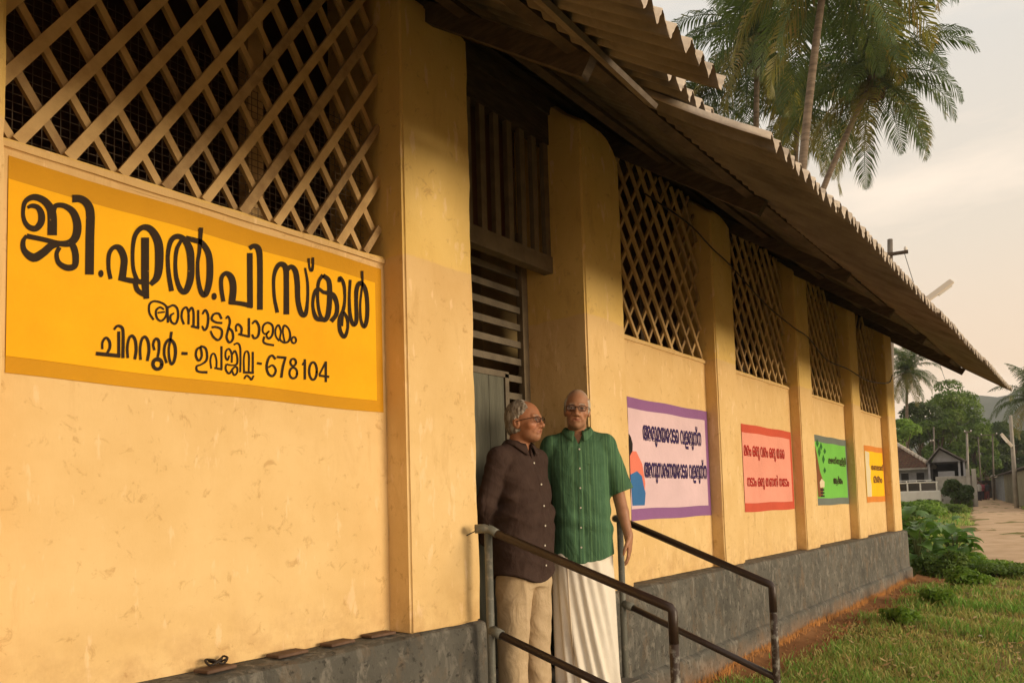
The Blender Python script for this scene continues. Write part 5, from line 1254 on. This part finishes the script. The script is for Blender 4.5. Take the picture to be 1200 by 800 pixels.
for i in range(n):
    s = r_.uniform(.006, .024)*(1+.04*x[i]); o = r_.uniform(.6, 1.3, 6)*s
    mb.add([(x[i]-o[0], y[i], z[i]), (x[i], y[i]-o[1], z[i]), (x[i]+o[2], y[i], z[i]), (x[i], y[i]+o[3], z[i]), (x[i]+o[0]*.2, y[i], z[i]+o[4])], [(0, 1, 4), (1, 2, 4), (2, 3, 4), (3, 0, 4)])
mb.build('soil_clods', M_RED, None, kind='stuff')
# scraps of litter in the grass
M_LIT = mat('pale_litter', (.62, .57, .50), .6, (.45, .38, .30), 20)
for k, (x, y, s, lab) in enumerate([(7.95, -2.28, .10, 'largest crumpled scrap of pale plastic on the bare patch in the grass'), (8.05, -2.38, .06, 'flat strip of pale plastic beside the largest scrap'), (7.8, -2.30, .05, 'small torn pale scrap just left of the largest scrap'),
                               (9.9, -1.25, .035, 'tiny white scrap in the grass near the red soil'), (11.9, -2.05, .04, 'tiny white scrap in the grass farther toward the path'), (7.5, -1.3, .045, 'small pale scrap in the near grass below the plinth'),
                               (7.6, -2.6, .06, 'pale scrap at the right edge of the near grass'), (8.9, -1.75, .035, 'tiny pale scrap in the middle of the grass')]):
    rr = random.Random(k); v = []; m = 5
    for i in range(m):
        for j in range(m): v.append(((i/(m-1)-.5)*s*1.4, (j/(m-1)-.5)*s, rr.uniform(0, .35)*s))
    o = mk('litter_scrap', v, [(i*m+j, (i+1)*m+j, (i+1)*m+j+1, i*m+j+1) for i in range(m-1) for j in range(m-1)], M_LIT, None, 20, (x, y, gz(x, y)+.03), rr.uniform(0, 3), label=lab, cat='litter', group='scraps of litter in the grass')
    md = o.modifiers.new('t', 'SOLIDIFY'); md.thickness = .002

# ------------------------------------------------------------------ poles, lamps and wires
M_POLE = mat('concrete_pole', (.36, .33, .28), .85, (.27, .24, .2), 2, bump=.2)
M_POLED = mat('grey_pole', (.20, .17, .14), .8, (.14, .12, .10), 2)
M_CER = mat('white_ceramic', (.75, .72, .66), .3)
M_TUBE = mat('lamp_cover', (.62, .55, .46), .4)
def local(u, depth):
    b = at(u, 560, depth); b[2] = gz(b[0], b[1]); dr = ray(u, 560); a = math.atan2(dr[1], dr[0])-math.pi/2; return b, a
def zpx(u, v, depth): return float(at(u, v, depth)[2])
def pole(u, depth, vtop, r, lab, m, arms=(), lamp=None, utop=None):
    b, a = local(u, depth); e = empty('utility_pole', tuple(b), a, label=lab, cat='utility pole', group='utility poles beside the path')
    Mi = (Matrix.Translation(Vector(b)) @ Matrix.Rotation(a, 4, 'Z')).inverted(); LP = lambda uu, vv, d=0: Mi @ Vector(at(uu, vv, depth+d))
    t = LP(utop if utop is not None else u, vtop); t.y = 0; h = t.z; lean = t.x/h; k = depth/FPX
    MB().tube([(0, 0, -.3), (lean*h*.5, 0, h*.5), (lean*h, 0, h)], [r*1.25, r*1.1, r*.85], 10).build('shaft', m, e, True)
    for (v_, wl, wr) in arms:
        z = LP(u, v_).z; x = lean*z
        MB().box(x-wl*k, x+wr*k, -.05-r, .05-r, z-.04, z+.04).build('crossarm', M_DARKWOOD if depth < 30 else M_POLED, e)
        for q in (-wl*k+.06, wr*k-.06): MB().tube([(x+q, -r, z+.0), (x+q, -r, z+.10), (x+q, -r, z+.16)], [.035, .05, .03], 8).build('insulator', M_CER, e, True)
    if lamp:
        (u0, v0, u1, v1, w) = lamp; p0 = LP(u0, v0, -.25); p1 = LP(u1, v1, -.35)
        l = MB().bar(p0, p1, w, w*.45, (0, -1, .3)).build('tube_lamp', M_TUBE, e); bevel(l, w*.12, 1)
        d = (p1-p0); MB().bar(p0+d*.45+Vector((0, 0, -w*.5)), p1-d*.06+Vector((0, 0, -w*.5)), w*.6, w*.3, (0, -1, .3)).build('diffuser', M_CER, e)
        MB().tube([(lean*p0.z, 0, p0.z-.15), ((p0.x+lean*p0.z)*.5, -.15, p0.z-.08), tuple(p0)], .025, 8).build('lamp_bracket', M_POLED, e, True)
    return e
e = pole(1040, 22, 277, .085, 'nearest utility pole with dark crossarm and slanting tube lamp, rising behind the far eave', M_POLED, arms=[(296, 10, 19)], lamp=(1085, 352, 1116, 329, .17), utop=1043)
for v_, du in ((447, 3), (418, -1)):
    z = zpx(1043, v_, 22)-e.location.z; MB().tube([(-.02+du*.02, -.13, z-.08), (-.02+du*.02, -.13, z), (-.02+du*.02, -.13, z+.09)], [.05, .07, .04], 8).build('insulator', M_CER, e, True)
pole(1133, 62, 505, .09, 'pale concrete utility pole standing by the end of the compound wall', M_POLE, arms=[(506, 3, 5)])
pole(1163, 70, 508, .07, 'thin grey pole with crossarm in front of the trees left of the lamp pole', M_POLED, arms=[(509, 12, 5)])
pole(1149, 74, 509, .06, 'faint leaning pole against the dark trees left of the gate pillar', M_POLED, utop=1146)
pole(1094, 64, 500, .07, 'thin dark pole rising behind the tiled house roof', M_POLED, arms=[(517, 4, 0)])
pole(1189, 46, 486, .105, 'pale street pole with a diagonal white tube lamp at the right', M_POLE, lamp=(1186, 523, 1173, 508, .17), utop=1184)
def wire(p, q, sag, lab, r=.012):
    p = Vector(p); q = Vector(q); pts = [p.lerp(q, t/12)-Vector((0, 0, sag*4*(t/12)*(1-t/12))) for t in range(13)]
    MB().tube(pts, r, 5).build('overhead_wire', M_WIRE, None, True, label=lab, cat='wire', group='overhead wires between the poles')
wire(at(1060, 297, 22), at(1135, 507, 62), .8, 'overhead wire running from the nearest pole crossarm down to the pale pole', .009)
wire(at(1131, 507, 62), at(1152, 511, 70), .3, 'short overhead wire between the pale pole and the thin pole', .014)
wire(at(1135, 507, 62), at(1166, 511, 70), .5, 'overhead wire from the pale pole past the gate', .014)
wire(at(1166, 511, 70), at(1189, 500, 46), .6, 'overhead wire reaching the street lamp pole at right', .012)

# ------------------------------------------------------------------ houses, wall, gate, fence, vehicle
M_RTILE = mat('clay_roof_tiles', (.15, .075, .045), .9, (.085, .05, .035), 2.5, 6, bump=.4)
M_RIDGE = mat('limed_ridge_tiles', (.62, .55, .46), .85, (.42, .36, .30), 4)
M_BLUEW = mat('pale_blue_plaster', (.36, .37, .40), .85, (.26, .26, .28), 1.5, 6)
M_WHITEW = mat('white_plaster', (.46, .43, .38), .85, (.30, .28, .24), 1.2, 6)
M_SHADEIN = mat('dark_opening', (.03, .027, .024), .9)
b, a = local(1070, 60); k = 60/FPX
hs = empty('tiled_house', tuple(b), a, label='low house with dark clay tile roof and white hip ridge, partly behind the school end', cat='house')
X = lambda u: (u-1070)*k
Zv = lambda v_, u=1070, dp=60: zpx(u, v_, dp)-b[2]
ez, rz_ = Zv(548), Zv(516)
MB().box(X(1030), X(1091), 0, 5, -.3, ez).build('wall', M_BLUEW, hs)
# tiled slope facing the viewer with courses as real steps
mb = MB(); nrow = 12; dp = 3.4
for i in range(nrow):
    t0, t1 = i/nrow, (i+1)/nrow; xr0 = X(1093)-(X(1093)-X(1052))*t0; xr1 = X(1093)-(X(1093)-X(1052))*t1
    z0 = ez-.1+(rz_-ez+.1)*t0; z1 = ez-.1+(rz_-ez+.1)*t1; y0 = -.6+dp*t0; y1 = -.6+dp*t1
    n = 34; xl = X(1020)
    for j in range(n):
        xa0, xb0 = xl+(xr0-xl)*j/n, xl+(xr0-xl)*(j+1)/n; xa1, xb1 = xl+(xr1-xl)*j/n, xl+(xr1-xl)*(j+1)/n; h = .03*(j % 2)
        mb.add([(xa0, y0, z0+.06+h), (xb0, y0, z0+.06+h), (xb1, y1+.03, z1+.02+h), (xa1, y1+.03, z1+.02+h), (xa0, y0, z0-.01), (xb0, y0, z0-.01)], [(0, 1, 2, 3), (4, 5, 1, 0)])
o = mb.build('roof', M_RTILE, hs); 
mb = MB(); mb.add([(X(1093), -.6, ez-.1), (X(1093), 5.6, ez-.1), (X(1052), 2.8, rz_)], [(0, 1, 2)]); mb.add([(X(1093), 5.6, ez-.1), (X(1020), 5.6, ez-.1), (X(1020), 2.8, rz_), (X(1052), 2.8, rz_)], [(0, 1, 2, 3)]); mb.build('roof', M_RTILE, hs)
for i in range(11):
    t0, t1 = i/11, (i+1)/11-.012; p = Vector((X(1093), -.6, ez-.02)).lerp(Vector((X(1052), 2.75, rz_+.1)), t0); q = Vector((X(1093), -.6, ez-.02)).lerp(Vector((X(1052), 2.75, rz_+.1)), t1)
    MB().tube([p, q], [.17, .14], 8).build('ridge_tile', M_RIDGE, hs, True)
MB().box(X(1020), X(1094), -.68, -.60, ez-.16, ez-.02).build('fascia', M_WHITEW, hs)
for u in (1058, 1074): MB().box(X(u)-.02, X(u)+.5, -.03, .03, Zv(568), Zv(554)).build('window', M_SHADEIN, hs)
# porch house
b, a = local(1103, 56); k = 56/FPX
ph = empty('porch_house', tuple(b), a, label='small gabled porch house with pale blue pediment and dark open front, beside the tiled house', cat='house')
X = lambda u: (u-1103)*k
Zv = lambda v_, u=1103: zpx(u, v_, 56)-b[2]
az_, bz_, cz_ = Zv(525), Zv(541), Zv(556)
for xx_ in (X(1091), X(1122), X(1127)): MB().box(xx_-.07, xx_+.07, 0, .14, -.3, bz_).build('post', M_BLUEW, ph)
MB().add([(X(1094), .05, bz_), (X(1124), .05, bz_), (X(1103), .05, az_-.1), (X(1094), .2, bz_), (X(1124), .2, bz_), (X(1103), .2, az_-.1)], [(0, 1, 2), (5, 4, 3), (0, 3, 4, 1)]).build('pediment', M_BLUEW, ph)
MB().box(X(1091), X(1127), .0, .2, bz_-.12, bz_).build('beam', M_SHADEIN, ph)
for x0_, x1_ in ((X(1088), X(1103)), (X(1103), X(1130))):
    za, zb = (bz_-.12, az_+.04) if x0_ < -.1 else (az_+.04, bz_-.12)
    MB().add([(x0_, -.5, za), (x1_, -.5, zb), (x1_, 5, zb), (x0_, 5, za), (x0_, -.5, za+.1), (x1_, -.5, zb+.1), (x1_, 5, zb+.1), (x0_, 5, za+.1)], [(0, 1, 2, 3)[::-1], (4, 5, 6, 7), (0, 1, 5, 4), (1, 2, 6, 5), (3, 0, 4, 7)]).build('roof', mat('grey_roof_sheet', (.20, .18, .17), .8, (.13, .115, .11), 3), ph)
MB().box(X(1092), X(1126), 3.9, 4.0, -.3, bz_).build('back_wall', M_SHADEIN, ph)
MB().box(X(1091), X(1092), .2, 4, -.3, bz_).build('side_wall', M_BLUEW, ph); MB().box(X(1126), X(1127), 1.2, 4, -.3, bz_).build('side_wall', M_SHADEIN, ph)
MB().box(X(1100), X(1117), .3, .35, -.3, Zv(552)).build('parapet', M_BLUEW, ph)
# compound wall
b, a = local(1110, 52); k = 52/FPX; X = lambda u: (u-1110)*k; Zv = lambda v_: zpx(1110, v_, 52)-b[2]
cw = empty('compound_wall', tuple(b), a, label='weathered white compound wall between the porch house and the gate', cat='wall')
o = rough_block('wall_panel', X(1098), X(1135), 0, .2, -.3, Zv(558), M_WHITEW, cw, .5, .02, .03, seed=5)
for u, w_ in ((1131, .22), (1137, .26)): MB().box(X(u)-w_/2, X(u)+w_/2, -.15, .3, -.3, Zv(552)+.1).build('pillar', M_WHITEW, cw)
# far gate
b, a = local(1153, 74); k = 74/FPX; X = lambda u: (u-1153)*k; Zv = lambda v_: zpx(1153, v_, 74)-b[2]
gt = empty('gateway', tuple(b), a, label='far white gate pillar with round cap and wire gate frame across the path', cat='gate')
MB().box(X(1160), X(1165.5), -.25, .25, -.3, Zv(560)).build('pillar', M_WHITEW, gt)
cxx = X(1162.7); MB().tube([(cxx, 0, Zv(560)), (cxx, 0, Zv(559)), (cxx, 0, Zv(557.5)), (cxx, 0, Zv(556))], [.30, .33, .25, .05], 10).build('pillar_cap', M_WHITEW, gt, True)
MB().box(X(1138)-.12, X(1138)+.12, -.1, .1, -.3, Zv(559)).build('pillar', M_POLED, gt)
MB().box(X(1138), X(1160), -.04, .04, Zv(560), Zv(559)).build('beam', M_POLED, gt)
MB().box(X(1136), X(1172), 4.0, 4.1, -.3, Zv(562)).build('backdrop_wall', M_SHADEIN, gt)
tops = [(.45, .06, .06), (.60, .56, .50), (.10, .11, .20), (.50, .10, .14), (.35, .30, .25), (.55, .20, .22), (.08, .08, .09), (.62, .58, .52)]
labs = ['distant figure in a red top, leftmost in the gate crowd', 'distant figure in white beside the leftmost red top', 'distant figure in a dark blue top in the gate crowd', 'distant figure in a crimson top at the middle of the gate', 'distant figure in a beige top at the middle of the gate', 'distant figure in a pink top near the gate pillar', 'distant figure dressed in black near the gate pillar', 'distant figure in white, walking nearest along the path']
for i, (t_, lb) in enumerate(zip(tops, labs)):
    u = 1143.5+i*2.15 if i < 7 else 1147; dp = 72 if i < 7 else 68
    p = at(u, 570, dp+(i % 3)*.7); far_person((p[0], p[1], gz(p[0], p[1])), -1.2+.5*(i % 3), t_, (.06, .05, .06) if i % 2 else (.30, .10, .10), lb, 1.55+.06*(i % 4))
# corrugated metal fence on the right
M_ZINC = mat('blue_grey_metal_sheet', (.26, .28, .31), .5, (.20, .21, .22), 1.2, 5, metal=.2); M_OLIVE = mat('olive_metal_sheet', (.27, .25, .17), .6, (.21, .19, .13), 1.2, 5)
p0 = at(1167, 570, 73); p1 = at(1216, 570, 40); dv = Vector((p1[0]-p0[0], p1[1]-p0[1], 0)); Lw = dv.length; aa = math.atan2(dv.y, dv.x)
sh = empty('sheet_fence', (p0[0], p0[1], gz(p0[0], p0[1])-.1), aa, label='long shed wall of blue-grey and olive corrugated metal sheets on the right of the path', cat='shed'); ns = 22
for i in range(ns):
    xa, xb = Lw*i/ns, Lw*(i+1)/ns-.02; v = []; m = 20
    for j in range(m+1):
        x = xa+(xb-xa)*j/m; y = .05*(1 if (j//2) % 2 else 0)
        v += [(x, y, -.3), (x, y, 2.15-.004*i+.03*(i % 2))]
    mk('metal_sheet', v, [(2*j, 2*j+2, 2*j+3, 2*j+1) for j in range(m)], M_ZINC if i < 7 else M_OLIVE, sh)
MB().add([(-.2, -.3, 2.2), (Lw, -.3, 2.15), (Lw, 5, 3.0), (-.2, 5, 3.0), (-.2, -.3, 2.28), (Lw, -.3, 2.23), (Lw, 5, 3.08), (-.2, 5, 3.08)], [(0, 1, 2, 3), (4, 7, 6, 5), (0, 4, 5, 1), (0, 3, 7, 4), (1, 5, 6, 2)]).build('roof', mat('dull_roof_sheet', (.12, .10, .09), .8, (.09, .08, .07), 2), sh)
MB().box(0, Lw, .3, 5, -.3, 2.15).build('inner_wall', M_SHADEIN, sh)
# white utility vehicle
M_CARW = mat('white_vehicle_paint', (.80, .78, .72), .35, (.70, .67, .61), 2, spec=.5); M_GLASS = mat('dark_vehicle_glass', (.025, .028, .03), .08, spec=.6); M_RUB = mat('tyre_rubber', (.025, .024, .023), .85)
b, a = local(1082, 50); k = 50/FPX; veh = empty('parked_jeep', tuple(b), a, label='white long jeep with roof rack parked by the bushes, side windows dark', cat='jeep')
x0_, x1_ = -2.6, .95
zb, zw, zr = .55, 1.22, 1.70
o = MB().box(x0_, x1_, 0, 1.7, .45, zw).build('body', M_CARW, veh); bevel(o, .07, 3)
o = MB().box(x0_+.05, x1_-.12, .04, 1.66, zr, zr+.10).build('roof', M_CARW, veh); bevel(o, .04, 2)
o = MB().box(x0_+.12, x1_-.2, .08, 1.62, zw-.02, zr+.01).build('window_glass', M_GLASS, veh)
for x in (x0_+.1, -1.75, -.95, -.2, x1_-.22): MB().box(x-.045, x+.045, .045, .11, zw-.02, zr+.01).build('pillar', M_CARW, veh)
o = MB().box(x1_-.02, x1_+.12, .1, 1.6, .5, .66).build('bumper', M_POLED, veh)
MB().box(x1_-.01, x1_+.02, .12, .32, .80, .95).build('tail_light', mat('tail_light_red', (.35, .02, .02), .3), veh)
for x in (-1.95, .25):
    wh = MB().tube([(x, -.03, .34), (x, .19, .34)], .34, 20).build('wheel', M_RUB, veh, 30)
    MB().tube([(x, -.045, .34), (x, -.02, .34)], .19, 14).build('hub', M_CARW, wh, 30)
for x in (-2.2, -1.6, -1.0, -.4, .2): MB().tube([(x, .12, zr+.09), (x, .12, zr+.2), (x, 1.58, zr+.2), (x, 1.58, zr+.09)], .02, 6).build('roof_rack_bar', M_CARW, veh)
MB().tube([(-2.4, .12, zr+.2), (.5, .12, zr+.2)], .022, 6).build('roof_rack_rail', M_CARW, veh)
# ------------------------------------------------------------------ air
HZ = MB().box(-40, 1350, -500, 1150, -4, 112)
hz = HZ.build('haze', None, None, kind='stuff')
hm = bpy.data.materials.new('haze_air'); hm.use_nodes = True; _t = hm.node_tree; _t.nodes.clear(); _o = _t.nodes.new('ShaderNodeOutputMaterial'); _v = _t.nodes.new('ShaderNodeVolumePrincipled')
_v.inputs['Color'].default_value = (.86, .89, .95, 1); _v.inputs['Density'].default_value = .00042; _t.links.new(_v.outputs[0], _o.inputs['Volume']); hz.data.materials.append(hm)
